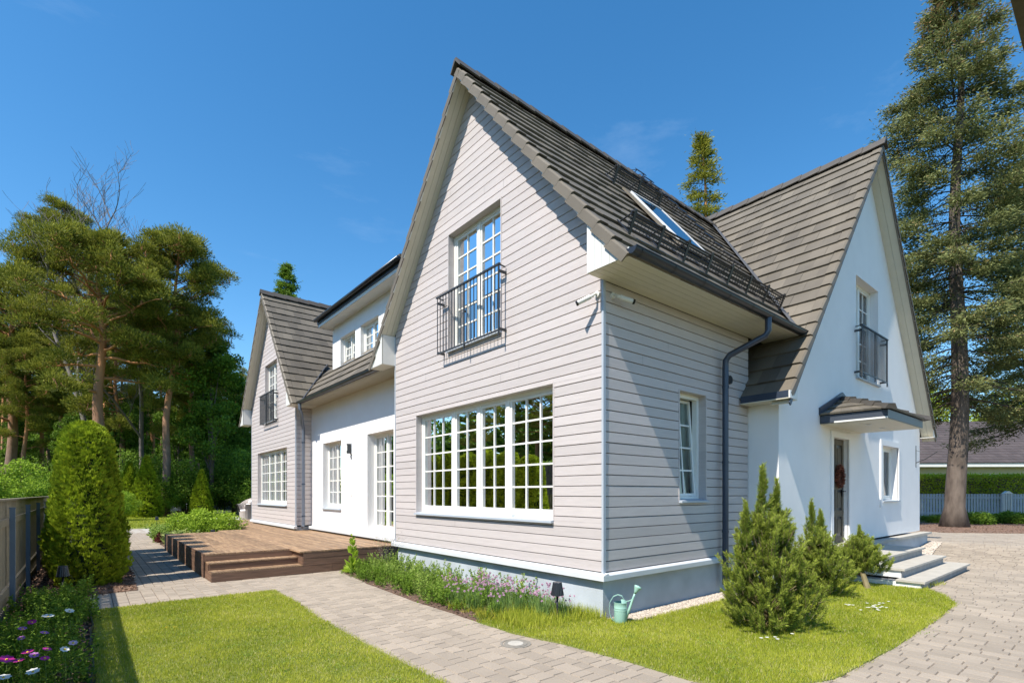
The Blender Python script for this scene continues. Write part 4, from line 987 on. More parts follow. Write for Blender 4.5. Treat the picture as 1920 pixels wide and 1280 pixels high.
beam(-1.695, .02, 6.305, 6.335, .305, .420); beam(-1.695, .02, 6.307, 6.335, .155, .300)
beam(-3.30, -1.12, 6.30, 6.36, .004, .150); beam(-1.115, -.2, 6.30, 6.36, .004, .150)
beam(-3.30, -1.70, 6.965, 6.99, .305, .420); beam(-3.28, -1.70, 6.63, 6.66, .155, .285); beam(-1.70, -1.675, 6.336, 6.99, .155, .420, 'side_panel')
for (x0, x1, y0, y1, z) in ((-3.30, -1.70, 6.302, 6.41, .152), (-3.30, -1.70, 6.416, 6.525, .152), (-3.30, -1.70, 6.53, 6.64, .152), (-3.29, -1.70, 6.622, 6.735, .287), (-3.29, -1.70, 6.74, 6.85, .287), (-3.29, -1.70, 6.856, 6.963, .287)):
    b = MB(); b.cr = r0.random(); b.box(x0-ox, x1-ox, y0-oy, y1-oy, z, z+.024); b.build('tread', 'deck', dk)
beam(-3.30, -3.27, 6.37, 6.95, .004, .150, 'side_panel'); beam(-3.295, -3.27, 6.67, 6.95, .155, .285, 'side_panel')
y = 6.99; k = 0
while y < 13.3:
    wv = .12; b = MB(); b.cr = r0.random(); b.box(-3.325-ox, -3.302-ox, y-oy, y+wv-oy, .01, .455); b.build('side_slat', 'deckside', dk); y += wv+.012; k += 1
beam(-3.28, -1.98, 13.33, 13.36, .01, .42, 'side_panel')
mb = MB(); mb.box(-3.26-ox, -3.24-ox, 7.0-oy, 13.3-oy, .01, .41); mb.build('backing', 'black', dk)

# ------------------------------------------------------------------ stone steps at the front door
st = thing('stone_steps', (7.4, -1.3, 0), 'three grey stone slab steps with pale risers leading to the front door', 'steps')
def sb(x0, x1, y0, y1, z0, z1, nm, m):
    b = MB(); b.box(x0-7.4, x1-7.4, y0+1.3, y1+1.3, z0, z1); o = b.build(nm, m, st); return o
for (x0, x1, yf, zt) in ((5.60, 9.20, -2.06, .145), (5.80, 8.85, -1.74, .305), (6.05, 8.70, -1.42, .465)):
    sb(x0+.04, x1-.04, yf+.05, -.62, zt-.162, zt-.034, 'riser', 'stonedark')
    b = MB(); b.box(x0+.037-7.4, x0+.043-7.4, yf+.06+1.3, -.62+1.3, zt-.155, zt-.036); b.build('side_face', 'render', st)
    n = 4
    for k in range(n):
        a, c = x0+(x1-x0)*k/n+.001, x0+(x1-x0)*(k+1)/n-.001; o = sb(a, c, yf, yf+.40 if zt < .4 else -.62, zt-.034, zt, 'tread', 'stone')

# ------------------------------------------------------------------ garden lamps
def bollard(loc, label):
    t = thing('bollard_lamp', loc, label, 'garden lamp', 'black pleated garden lamps')
    mb = MB(); mb.tube([(0, 0, -.05), (0, 0, .33)], .014, 12); mb.build('post', 'black', t, smooth=True)
    mb = MB(); wob = lambda k, n: 1.0 if k % 2 else .93
    mb.lathe((0, 0, 0), [(.0, .497), (.052, .497), (.056, .490), (.083, .335), (.081, .333), (.054, .48), (0, .482)], 40, wob); mb.build('lamp_shade', 'gutter', t)
    mb = MB(); mb.lathe((0, 0, .345), [(.0, .05), (.03, .05), (.03, 0), (0, 0)], 16); mb.build('bulb_holder', 'trimwhite', t); return t
b0 = bollard((-.484, .33, 0), 'black lamp standing in the flowering chives near the house corner')
def bcopy(loc, label):
    c = copy_tree(b0); c.location = loc; c['label'] = label; return c
bcopy((-5.31, 6.2, 0), 'black lamp standing in the bark between the cosmos and the big thuja')
bcopy((-2.05, 13.75, .0), 'black lamp whose shade just shows over the edge of the deck')
bcopy((-2.55, 24.5, 0.05), 'small far black lamp at the edge of the back lawn')

# ------------------------------------------------------------------ watering can
wc = thing('watering_can', (.015, -.26, 0), 'mint green metal watering can at the corner of the plinth', 'watering can', rz=math.radians(-52)); wc.location = (.045, -.235, 0)
mb = MB(); mb.lathe((0, 0, 0), [(0, .004), (.074, .004), (.077, .010), (.076, .165), (.079, .168), (.079, .174), (.076, .177), (.076, .190), (.079, .193), (.079, .199), (.077, .202), (.078, .262), (.080, .266), (.077, .268), (.074, .262), (.074, .10), (0, .10)], 36); o = mb.build('body', 'mint', wc); smooth_by_angle(o, 40)
mb = MB(); mb.lathe((0, 0, .263), [(.078, .004), (.060, .03), (.03, .045)], 18); V = [v for v in mb.v]; mb2 = MB()
k = 18; mb2.v = V; mb2.f = [f for f in mb.f if V[f[0]][0] > -.005 and V[f[1]][0] > -.005]; mb2.r = [.5]*len(mb2.f); mb2.build('half_lid', 'mint', wc)
mb = MB(); P = []
for k in range(19):
    t = math.radians(-28+k*(238)/18); P.append((-.055+.095*math.cos(t)*(1.0 if math.cos(t) > 0 else .95), 0, .20+.155*math.sin(t)*(1 if math.sin(t) > 0 else 1.0)))
P = [(.04, 0, .262), (.045, 0, .30), (.02, 0, .345), (-.03, 0, .36), (-.085, 0, .335), (-.125, 0, .27), (-.135, 0, .20), (-.13, 0, .13), (-.11, 0, .07), (-.076, 0, .035)]
for (a, b) in zip(P[:-1], P[1:]):
    a, b = Vector(a), Vector(b); d = (b-a).normalized(); nrm = d.cross(Vector((0, 1, 0))); mb.obox(a-Vector((0, .026, 0))-nrm*.002, (b-a)*1.02, (0, .052, 0), nrm*.005)
mb.build('handle', 'mint', wc)
mb = MB(); mb.tube([(.06, 0, .075), (.11, 0, .19), (.155, 0, .33), (.175, 0, .385)], [.022, .017, .013, .012], 14); mb.tube([(.045, 0, .275), (.10, 0, .285), (.148, 0, .31)], .006, 6); mb.build('spout', 'mint', wc, smooth=True)
mb = MB(); mb.tube([(.172, 0, .38), (.185, 0, .405), (.208, 0, .455), (.214, 0, .47), (.217, 0, .476)], [.014, .022, .045, .047, .0], 18); mb.build('rose', 'mint', wc, smooth=True)

# ------------------------------------------------------------------ left boundary fence
FXF = -5.86
fn = thing('board_fence', (FXF, 0, 0), 'tall weathered board fence with posts along the left flower bed', 'fence')
mb = MB(); r0 = random.Random(3); y = -6.0; mb_n = 0
grp = []
while y < 21:
    wv = .098; b = MB(); b.cr = r0.random(); b.box(-.018, 0, y, y+wv, .10+r0.uniform(-.004, .004), 1.50+r0.uniform(-.003, .003)); grp.append(b); y += wv+.022
for b in grp[:200]:
    pass
big = MB()
for b in grp:
    n0 = len(big.v); big.v += b.v; big.f += [tuple(i+n0 for i in f) for f in b.f]; big.r += b.r
pk = big.build('picket', 'fencewood', fn); pk['kind'] = 'stuff'
for (z0, z1) in ((1.18, 1.27), (.28, .37)):
    b = MB(); b.box(.0005, .035, -6, 21, z0, z1); b.build('rail', 'fencewood', fn)
b = MB(); b.box(-.03, .012, -6, 21, .0, .098); b.build('kickboard', 'fencewood', fn)
b = MB(); b.box(-.045, .03, -6, 21, 1.505, 1.53); b.build('cap_rail', 'fencewood', fn)
y = -4.1
while y < 21:
    b = MB(); b.box(.036, .091, y, y+.06, -.02, 1.40); p_ = b.build('post', 'fencepost', fn); b = MB(); b.box(.03, .097, y-.006, y+.066, 1.40, 1.415); b.build('post_cap', 'fencepost', p_); y += 2.35

# ------------------------------------------------------------------ right: picket fences, gate leaf, neighbour house
def picket(name, loc, rz, n, pw, gap, h, label, m='whitewood', z0=.08, pts=False, group=None):
    t = thing(name, loc, label, 'fence', group, rz=rz); r = random.Random(len(label)); L_ = n*(pw+gap)
    big = MB()
    for k in range(n):
        a = k*(pw+gap); b = big; b.cr = r.random(); e = r.uniform(-.01, .01)
        if pts: b.prism([(a, 0, z0), (a+pw, 0, z0), (a+pw, 0, h-.06+e), (a+pw/2, 0, h+e), (a, 0, h-.06+e)], (0, -.02, 0))
        else: b.box(a, a+pw, -.02, 0, z0, h+e)
    o = big.build('pickets', m, t); o['kind'] = 'stuff'
    for z in (h*.22, h*.82):
        b = MB(); b.box(0, L_, -.045, -.021, z, z+.07); b.build('rail', m, t)
    return t
a = at(1700, 27.0, .27); RZ = math.atan2(RYv, RXv)
pf = picket('picket_fence', a, RZ, 62, .11, .042, 1.32, 'long pale grey picket fence behind the big spruce trunk')
# gate leaf in whiter material than the fence: sunlight on it put into the colour
g = thing('fence_gate', at(1878, 26.7, .27), 'narrow pointed gate leaf, coloured whiter as if sunlit, in the pale grey picket fence', 'gate', rz=RZ+.35)
for k in range(4): b = MB(); b.box(k*.21, k*.21+.05, -.09, 0, .28, 1.33); b.build('bar', 'trimwhite', g)
b = MB(); b.prism([(-.06, 0, 1.33), (.75, 0, 1.33), (.42, 0, 1.47), (.27, 0, 1.47)], (0, -.12, 0)); b.build('cap', 'trimwhite', g); b = MB(); b.box(0, .68, .001, .03, .95, 1.03); b.build('rail', 'whitewood', g)
g = thing('gate_post', at(1798, 26.9, .27), 'square white fence post with pyramid cap right behind the spruce trunk', 'post', rz=RZ+.2)
b = MB(); b.box(-.14, .14, -.14, .14, -.1, 1.36); b.build('shaft', 'whitewood', g); b = MB(); b.prism([(-.18, -.18, 1.36), (.18, -.18, 1.36), (.06, -.18, 1.44), (-.06, -.18, 1.44)], (0, .36, 0)); b.build('cap', 'trimwhite', g)

def hedge(name, loc, rz, L_, W_, H_, n, m, label, seed, z0=.0):
    t = thing(name, loc, label, 'hedge', rz=rz); r = np.random.RandomState(seed); k = n
    f = Foli(); side = r.choice(4, k, p=[.50, .30, .08, .12]); x = r.uniform(0, L_, k); y = r.uniform(0, W_, k); z = r.uniform(z0, H_, k)
    y = np.where(side == 0, r.normal(0, .05, k), np.where(side == 3, W_+r.normal(0, .05, k), y)); z = np.where(side == 1, H_+r.normal(0, .05, k), z)
    x = np.where(side == 2, r.choice([0, L_], k)+r.normal(0, .05, k), x); P = np.stack([x, y, z], -1)
    f.leaves(P, rdir(r, k)+np.array([0, -.2, .4]), r.uniform(.07, .15, k), r.uniform(.04, .08, k), .5+.35*r.rand(k)+.15*np.sin(x*1.7)*np.sin(z*3), r); f.build('foliage', m, t)
    b = MB(); b.box(.12, L_-.12, .12, W_-.12, -.2, H_-.12); b.build('branches', 'barkdark', t); return t
hp = at(1690, 28.6, .27); hedge('hedge', hp, RZ, 12, 1.2, 2.30, 26000, 'hedgeleaf', 'clipped bright green hedge behind the pale grey picket fence', 51)

nh = thing('neighbour_house', at(1650, 39, .3), 'low neighbouring house with dark brown tiled roof and cream walls behind the hedge', 'house', rz=RZ-.04, sc=1.2)
b = MB(); b.box(0, 16, 0, 8, -.2, 2.95); b.build('wall', 'nwall', nh)
b = MB(); b.box(-.6, 16.6, -.9, -.86, 2.72, 2.98); b.build('eave_trim', 'trimwhite', nh)
b = MB(); b.box(-.6, 16.6, -.86, 0, 2.74, 2.80); b.build('soffit', 'nwall', nh)
b = MB(); rr0 = random.Random(8); sl = .62
for k in range(19):
    y0 = -.95+k*.30; z0 = 2.98+k*.30*sl
    for j in range(44):
        b.cr = rr0.random(); xa = -.8+j*.4
        if z0 < 6.1: b.hexa(((xa, y0, z0-.03), (xa+.39, y0, z0-.03), (xa+.39, y0+.34, z0+.34*sl-.06), (xa, y0+.34, z0+.34*sl-.06), (xa, y0, z0+.03), (xa+.39, y0, z0+.03), (xa+.39, y0+.34, z0+.34*sl), (xa, y0+.34, z0+.34*sl)))
b.build('roof', 'nroof', nh)
b = MB(); b.prism([(-.8, -.9, 2.9), (-.8, 4.3, 6.1), (-.8, 9.5, 2.9)], (17.5, 0, 0)); b.build('roof_core', 'nroof', nh)
for x in (6.5, 9.3, 12.2):
    b = MB(); b.box(x, x+1.7, -.04, .0, 1.0, 2.3); w_ = b.build('window', 'frame', nh)
    for k in range(2): b = MB(); b.box(x+.08+k*.8, x+.78+k*.8, -.05, -.041, 1.1, 2.2); b.build('pane', 'lens', w_)

# back fence on the left, in the gap between thujas
picket('picket_fence', at(250, 41, 0), RZ+.0, 75, .10, .05, 1.75, 'blue-grey picket fence seen between the thujas at the back of the garden', m='fencepost', z0=.25)

# ------------------------------------------------------------------ wicker chair and cushion on the deck
ch = thing('wicker_chair', (.62, 22.45, .44), 'light brown wicker armchair on the far end of the terrace', 'chair', rz=math.radians(-60)); ch.location = at(462, 23.6, .44)
mb = MB(); n = 16
prof = [(.30, .02), (.31, .25), (.33, .45), (.37, .60), (.40, .68)]; back = [(.30, .02), (.31, .30), (.34, .60), (.40, .85), (.47, .98)]
for side, m_ in ((1, 1),):
    rings = []
    for t in range(n+1):
        a = math.radians(-50+280*t/n); wb = max(0, math.sin(a)); P = prof if wb <= 0 else [(p[0]*(1-wb)+q[0]*wb, p[1]*(1-wb)+q[1]*wb) for p, q in zip(prof, back)]
        rings.append([(q[0]*math.cos(a), q[0]*math.sin(a), q[1]) for q in P]+[((q[0]-.05)*math.cos(a), (q[0]-.05)*math.sin(a), q[1]+(.0 if i < 4 else -.005)) for i, q in reversed(list(enumerate(P)))])
    for A, B in zip(rings[:-1], rings[1:]):
        for i in range(len(A)): j = (i+1) % len(A); mb.quad(A[i], B[i], B[j], A[j])
mb.build('shell', 'wicker', ch); mb = MB(); mb.lathe((0, 0, 0), [(0, .02), (.28, .02), (.29, .34), (0, .34)], 20); mb.build('seat_base', 'wicker', ch)
mb = MB(); mb.lathe((0, 0, .341), [(0, 0), (.24, 0), (.26, .04), (.25, .09), (0, .11)], 20); mb.build('seat_cushion', 'cushion', ch, smooth=True)
for (x, y) in ((.2, .2), (-.2, .2), (.2, -.2), (-.2, -.2)): mb = MB(); mb.tube([(x, y, 0), (x, y, .03)], .02, 8); mb.build('leg', 'wicker', ch)
cu = thing('cushion', (0, 0, 0), 'white scatter cushions piled on the wicker armchair', 'cushion'); cu.location = (ch.location[0]+.12, ch.location[1]-.05, .44+.52)
for (dx, dy, dz_, q) in ((0, 0, .10, .22), (.1, -.06, .26, .19)):
    mb = MB(); mb.lathe((dx, dy, dz_), [(0, -.09), (q*.6, -.08), (q, -.0), (q*.6, .08), (0, .09)], 12); mb.build('pillow', 'cushion', cu, smooth=True)

# wreath on the front door
wr_ = thing('door_wreath', (6.66, -.44, 1.95), 'dry reddish brown wreath hanging on the dark front door', 'wreath'); r = np.random.RandomState(61); n = 1500
t = r.rand(n)*6.28; q = r.rand(n)*6.28; rr_ = .035*np.sqrt(r.rand(n)); P = np.stack([(.155+rr_*np.cos(q))*np.cos(t), -.01-abs(rr_*np.sin(q))*1.3, (.185+rr_*np.cos(q))*np.sin(t)], -1)
f = Foli(); f.leaves(P, rdir(r, n)+np.array([0, -.5, 0]), r.uniform(.03, .07, n), r.uniform(.012, .03, n), r.rand(n), r); f.build('twigs', 'wreath', wr_)

# pot plant behind the big window
for (x, y, s, lab) in ((.36, 1.35, 1.0, 'leafy pot plant behind the right end of the big window'), (.36, 1.05, .8, 'smaller pot plant behind the far right pane of the big window')):
    t_ = thing('potted_plant', (x, y, 1.24), lab, 'plant'); mb = MB(); mb.lathe((0, 0, 0), [(0, 0), (.06*s, 0), (.08*s, .15*s), (.07*s, .15*s), (0, .13*s)], 18); mb.build('pot', 'orangepot', t_, smooth=True)
    n = 420; r = np.random.RandomState(int(x*10+y*100)); u = rdir(r, n); P = u*(r.rand(n)**.5)[:, None]*np.array([.16, .24, .22])*s+np.array([0, 0, .36*s]); f = Foli(); f.leaves(P, u+np.array([0, 0, .6]), r.uniform(.06, .11, n), r.uniform(.025, .045, n), r.rand(n), r); f.build('leaves', 'leafbright', t_)

# carport rafter that only just enters the picture at the top right
pg = thing('pergola', (0, 0, 0), 'dark brown edge of a small timber pergola cutting the top right corner', 'pergola')
b = MB(); b.box(-4.2, -2.6, -5.75, -4.072, 2.90, 3.0); b.build('roof_board', 'doorwood', pg)
for y in (-5.6, -4.34): b = MB(); b.box(-4.25, -2.55, y, y+.10, 2.74, 2.90); b.build('rafter', 'doorwood', pg)
for x in (-4.1, -2.8):
    b = MB(); b.box(x, x+.1, -5.7, -4.1, 2.60, 2.74); b.build('cross_beam', 'doorwood', pg)
    b = MB(); b.box(x, x+.1, -5.6, -5.5, -.1, 2.60); b.build('post', 'doorwood', pg)
    b = MB(); b.prism([(x+.02, -5.5, 1.8), (x+.02, -5.5, 1.95), (x+.02, -4.75, 2.6), (x+.02, -4.92, 2.6)], (.06, 0, 0)); b.build('brace', 'doorwood', pg)

# ------------------------------------------------------------------ TREES
def trunk_mb(mb, path, r0, r1, n=10, flare=0.0):
    m = len(path); rs_ = [r0+(r1-r0)*(k/(m-1))**.8+flare*math.exp(-k*1.6) for k in range(m)]; mb.tube(path, rs_, n); return rs_
def bez(p, t): 
    p = [np.array(q, float) for q in p]; t = np.asarray(t)[:, None]; return p[0]*(1-t)**3+3*p[1]*t*(1-t)**2+3*p[2]*t*t*(1-t)+p[3]*t**3

def spruce(name, loc, H, prof, label, seed, z_low=3.0, r_tr=.40, nb=8.0, per=170, sprig=(.09, .17), wd=(.026, .045), m='spruceleaf', cones=True, group=None, bark='barkdark', sparse=.0, inner=.25, whorl=.42, droopk=1.0):
    t = thing(name, loc, label, 'spruce tree', group); r = np.random.RandomState(seed); mb = MB(); tw = MB()
    path = [(.12*math.sin(k*.7)*min(1, k/6), .1*math.cos(k*.5)-.1, H*k/24-.1) for k in range(25)]
    mb.tube(path, [r_tr*(1-k/24)**.85+.02+(.28*r_tr*2 if k == 0 else 0) for k in range(25)], 12); f = Foli(); z = z_low
    while z < H-.25:
        u = (z-z_low)/(H-z_low); R = np.interp(z, [p[0] for p in prof], [p[1] for p in prof]); k = max(4, int(nb*(1-.35*u)))
        a0 = r.rand()*6.28
        for i in range(k):
            if r.rand() < sparse: continue
            a = a0+6.283*i/k+r.normal(0, .22); L_ = R*r.uniform(.62, 1.10); zz = z+r.uniform(-.2, .2); d = np.array([math.cos(a), math.sin(a), 0]); s = np.array([-d[1], d[0], 0])
            el = np.interp(u, [0, .5, 1], [-.18, .05, .65]); dr = np.interp(u, [0, .6, 1], [.30, .22, .0])*droopk
            P = [np.array([0, 0, zz]), np.array([0, 0, zz])+d*L_*.35+np.array([0, 0, L_*el*.35]), np.array([0, 0, zz])+d*L_*.75+np.array([0, 0, L_*(el*.6-dr*.8)]), np.array([0, 0, zz])+d*L_+np.array([0, 0, L_*(el*.7-dr*.55)])]
            B = bez(P, np.linspace(0, 1, 7)); tw.tube([tuple(q) for q in B], [max(.008, .016+.020*L_/3*(1-j/6)) for j in range(7)], 4, cap=False)
            nc = int(4+L_*per/34); sc_ = inner+(1-inner)*r.rand(nc)**.60; sc_[0] = 1.0; wc_ = .30*L_*(1.08-sc_)+.05; lc = r.uniform(-1, 1, nc)*wc_
            CC = bez(P, sc_)+s[None]*lc[:, None]+np.stack([0*sc_, 0*sc_, -.10*abs(lc)-.03*r.rand(nc)], -1); kq = 34; ix = np.repeat(np.arange(nc), kq); n = nc*kq; sv = sc_[ix]
            rad_ = (.11+.10*r.rand(nc))[ix]*(.8+.12*L_); g3 = r.normal(size=(n, 3)); hang = g3[:, 2]*.6*rad_-abs(r.normal(0, .09, n))*(1-.6*u)
            pos = CC[ix]+d[None]*(g3[:, 0]*rad_*1.25)[:, None]+s[None]*(g3[:, 1]*rad_)[:, None]+np.array([0, 0, 1.])[None]*hang[:, None]
            D = unit(d[None]*.8+s[None]*(np.sign(lc)[ix]*.35+g3[:, 1]*.7)[:, None]+np.stack([r.normal(0, .3, n), r.normal(0, .3, n), r.normal(-.05, .5, n)], -1))
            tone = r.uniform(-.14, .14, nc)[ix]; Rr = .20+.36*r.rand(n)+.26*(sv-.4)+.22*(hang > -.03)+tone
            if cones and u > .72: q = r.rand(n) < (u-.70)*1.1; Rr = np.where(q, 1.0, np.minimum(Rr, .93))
            else: Rr = np.minimum(Rr, .93)
            f.leaves(pos, D, r.uniform(*sprig, n), r.uniform(*wd, n), Rr, r, .2)
            # fine dead twigs near the trunk
            if u < .75:
                for q in range(5):
                    sq = r.uniform(.12, .6); c = bez(P, [sq])[0]; e = c+s*r.uniform(-.5, .5)+d*r.uniform(0, .35)+np.array([0, 0, r.uniform(-.35, .05)]); tw.tube([tuple(c), tuple((c+e)/2+np.array([0, 0, .03])), tuple(e)], [.009, .006, .004], 3, cap=False)
        z += whorl*(1-.35*u)*r.uniform(.8, 1.2)
    n = 90; P = np.stack([r.normal(0, .03, n), r.normal(0, .03, n), H-r.rand(n)*.8], -1); f.leaves(P, rdir(r, n)+np.array([0, 0, 1.2]), r.uniform(.08, .14, n), .04, r.rand(n)*.8, r)
    tr = mb.build('trunk', bark, t, smooth=True); tw.build('branches', 'twig', t); f.build('crown', m, t); return t
BP = at(1789, 20.6)
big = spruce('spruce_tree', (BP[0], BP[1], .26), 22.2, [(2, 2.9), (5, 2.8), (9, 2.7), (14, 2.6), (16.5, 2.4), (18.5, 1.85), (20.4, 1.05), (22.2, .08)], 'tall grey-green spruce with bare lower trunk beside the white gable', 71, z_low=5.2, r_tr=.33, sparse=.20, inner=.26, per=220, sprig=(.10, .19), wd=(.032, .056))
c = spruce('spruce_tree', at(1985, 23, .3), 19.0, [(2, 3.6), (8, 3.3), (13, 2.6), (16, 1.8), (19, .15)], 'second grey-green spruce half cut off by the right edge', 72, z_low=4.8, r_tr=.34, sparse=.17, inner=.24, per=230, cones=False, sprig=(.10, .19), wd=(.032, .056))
spruce('spruce_tree', (lambda p: (p[0], p[1], 0))(at(1316, 30)), 22.6, [(8, 1.6), (14, 1.45), (18, 1.15), (21, .55), (22.6, .06)], 'slim sparse conifer top rising behind the ridge between the two roofs', 73, z_low=10.5, r_tr=.22, per=80, nb=6.5, sparse=.22, m='pineleaf', cones=False, bark='pinebark', whorl=.5, sprig=(.14, .26), wd=(.04, .07), inner=.15)
spruce('spruce_tree', (lambda p: (p[0], p[1], 0))(at(537, 46)), 22.2, [(14, 2.0), (18, 1.15), (20.6, .55), (22.2, .06)], 'small dark conifer tip showing over the far left roof ridge', 74, z_low=15.0, r_tr=.22, per=110, nb=7, m='leaf', cones=False, whorl=.45, sprig=(.14, .26), wd=(.05, .08))

def pine(name, loc, H, zc, Rc, label, seed, r_tr=.33, nl=26, lean=(0, 0), clumps=6, dens=90, m='pineleaf', group=None, flat=.55, low=()):
    t = thing(name, loc, label, 'pine tree', group); r = np.random.RandomState(seed); mb = MB(); lb = MB(); f = Foli()
    N = 14; path = [np.array([lean[0]*(k/N)**1.5+.15*math.sin(k*.9+seed)*min(1, k/5), lean[1]*(k/N)**1.5+.12*math.cos(k*.8+seed), H*k/N*.97-.1]) for k in range(N+1)]
    mb.tube([tuple(p) for p in path], [r_tr*(1-.80*(k/N)**1.15)+(.12*r_tr if k == 0 else 0) for k in range(N+1)], 12)
    def tp(z): k = min(N-1e-6, max(0, z/(H*.97)*N)); i = int(k); return path[i]*(1-(k-i))+path[i+1]*(k-i)
    zs = list(zc+(H-zc)*np.linspace(0, 1, nl)**.9)+list(low)
    for j, z in enumerate(zs):
        u = min(1, max(0, (z-zc)/(H-zc))); a = j*2.4+r.normal(0, .3); L_ = Rc*np.interp(u, [0, .3, .7, 1], [.80, 1.0, .80, .22])*r.uniform(.75, 1.15)
        if z < zc: L_ = Rc*.75
        d = np.array([math.cos(a), math.sin(a), 0]); c0 = tp(z*.97); up = np.interp(u, [0, 1], [-.05, .75])+r.normal(0, .16)
        P = [c0, c0+d*L_*.4+np.array([0, 0, L_*(.10+up*.3)]), c0+d*L_*.75+np.array([0, 0, L_*(up*.6+.05)]), c0+d*L_+np.array([0, 0, L_*(up*.9+r.uniform(-.10, .18))])]
        B = bez(P, np.linspace(0, 1, 7)); B[1:-1] += r.normal(0, .05*L_/3, (5, 3)); lb.tube([tuple(q) for q in B], [max(.012, r_tr*.26*(1-u*.5)*(1-k/6.6)) for k in range(7)], 6, cap=False)
        for q in range(clumps):
            s = r.uniform(.42, 1.0) if q else 1.0; c = bez(P, [s])[0]; sd = np.array([-d[1], d[0], 0])*r.uniform(-1, 1)*L_*.38*(1.15-s)+np.array([0, 0, r.uniform(-.35, .75)])*L_*.24
            e = c+sd; lb.tube([tuple(c), tuple((c+e)/2+r.normal(0, .04, 3)), tuple(e)], [.035, .022, .012], 4, cap=False)
            k = int(dens*1.35*r.uniform(.6, 1.3)); rad = r.uniform(.50, 1.05); v = rdir(r, k); v[:, 2] = np.abs(v[:, 2])*1.0-.28; q_ = (r.rand(k)**.45)[:, None]; pos = e+v*q_*rad*np.array([1, 1, flat])
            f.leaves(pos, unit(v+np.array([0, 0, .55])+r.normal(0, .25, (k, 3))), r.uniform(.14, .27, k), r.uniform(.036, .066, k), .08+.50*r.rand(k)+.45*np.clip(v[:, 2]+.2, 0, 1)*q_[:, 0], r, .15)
    mb.build('trunk', 'pinebark', t, smooth=True); lb.build('branches', 'pinebark', t, smooth=True); f.build('crown', m, t); return t
def put(src, loc, label, rz=0, sc=1.0, group=None):
    c = copy_tree(src); c.location = loc; c.rotation_euler = (0, 0, rz); c.scale = (sc, sc, sc); c['label'] = label
    if group: c['group'] = group
    return c
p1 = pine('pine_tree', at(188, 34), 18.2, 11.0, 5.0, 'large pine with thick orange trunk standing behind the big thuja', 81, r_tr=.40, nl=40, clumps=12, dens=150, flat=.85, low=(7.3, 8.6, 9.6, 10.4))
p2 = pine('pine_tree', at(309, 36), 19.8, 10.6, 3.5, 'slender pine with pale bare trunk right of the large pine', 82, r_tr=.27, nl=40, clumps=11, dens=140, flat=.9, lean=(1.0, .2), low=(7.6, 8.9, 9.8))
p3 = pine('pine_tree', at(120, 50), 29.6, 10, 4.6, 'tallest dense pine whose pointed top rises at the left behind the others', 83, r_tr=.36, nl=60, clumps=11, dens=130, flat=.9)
put(p1, at(20, 44), 'wide pine at the left edge of the picture', rz=2.0, sc=1.10)
put(p2, at(358, 40), 'thin orange-stemmed pine just left of the far grey gable', rz=1.1, sc=.80)
put(p2, at(232, 45), 'dark-stemmed pine between the two nearer pine trunks', rz=2.9, sc=.92)
put(p3, at(-30, 56), 'tall pine partly cut off by the left edge', rz=1.0, sc=.80)
put(p2, at(80, 47), 'slim pine second from the left edge', rz=4.0, sc=.85)
put(p2, at(44, 42), 'slim pine with forked shade near the left fence end', rz=5.0, sc=.72)
put(p3, at(285, 58), 'dense dark pine behind the slender pale trunk', rz=3.2, sc=.78)
put(p1, at(395, 52), 'pine with wide crown seen beside the far roof', rz=4.4, sc=.80)
put(p3, at(210, 64), 'far tall pine filling the gap between the pine crowns', rz=5.2, sc=.80)

# dead tree with bare twigs above the pines
def dead(name, loc, H, label, seed):
    t = thing(name, loc, label, 'dead tree'); r = random.Random(seed); mb = MB(); tb = MB()
    def grow(p, d, L_, rad, lev):
        q = p; pts = [tuple(p)]; n = 5
        for k in range(n): d = (d+Vector((r.uniform(-.18, .18), r.uniform(-.18, .18), r.uniform(-.02, .16)))).normalized(); q = q+d*L_/n; pts.append(tuple(q))
        (mb if lev < 2 else tb).tube(pts, [max(.010, rad*(1-.6*k/n)) for k in range(n+1)], 6 if lev < 2 else 3, cap=False)
        if lev >= 4: return
        for k in range((3, 6, 6, 5)[lev]):
            i = r.randint(1, n); a = r.uniform(0, 6.28); o = Vector((math.cos(a), math.sin(a), r.uniform(.1, .9))); grow(Vector(pts[i]), (d*.55+o*.75).normalized(), L_*r.uniform(.40, .62), rad*.42, lev+1)
    grow(Vector((0, 0, -.1)), Vector((0, 0, 1)), H*.62, .24, 0); mb.build('trunk', 'deadtwig', t, smooth=True); tb.build('twigs', 'deadtwig', t); return t
d1 = dead('dead_tree', at(175, 38), 28, 'bare leafless tree crown sticking out above the pines', 3)
put(d1, at(262, 40), 'smaller bare grey twigs right of the leafless crown', rz=2.2, sc=.86)

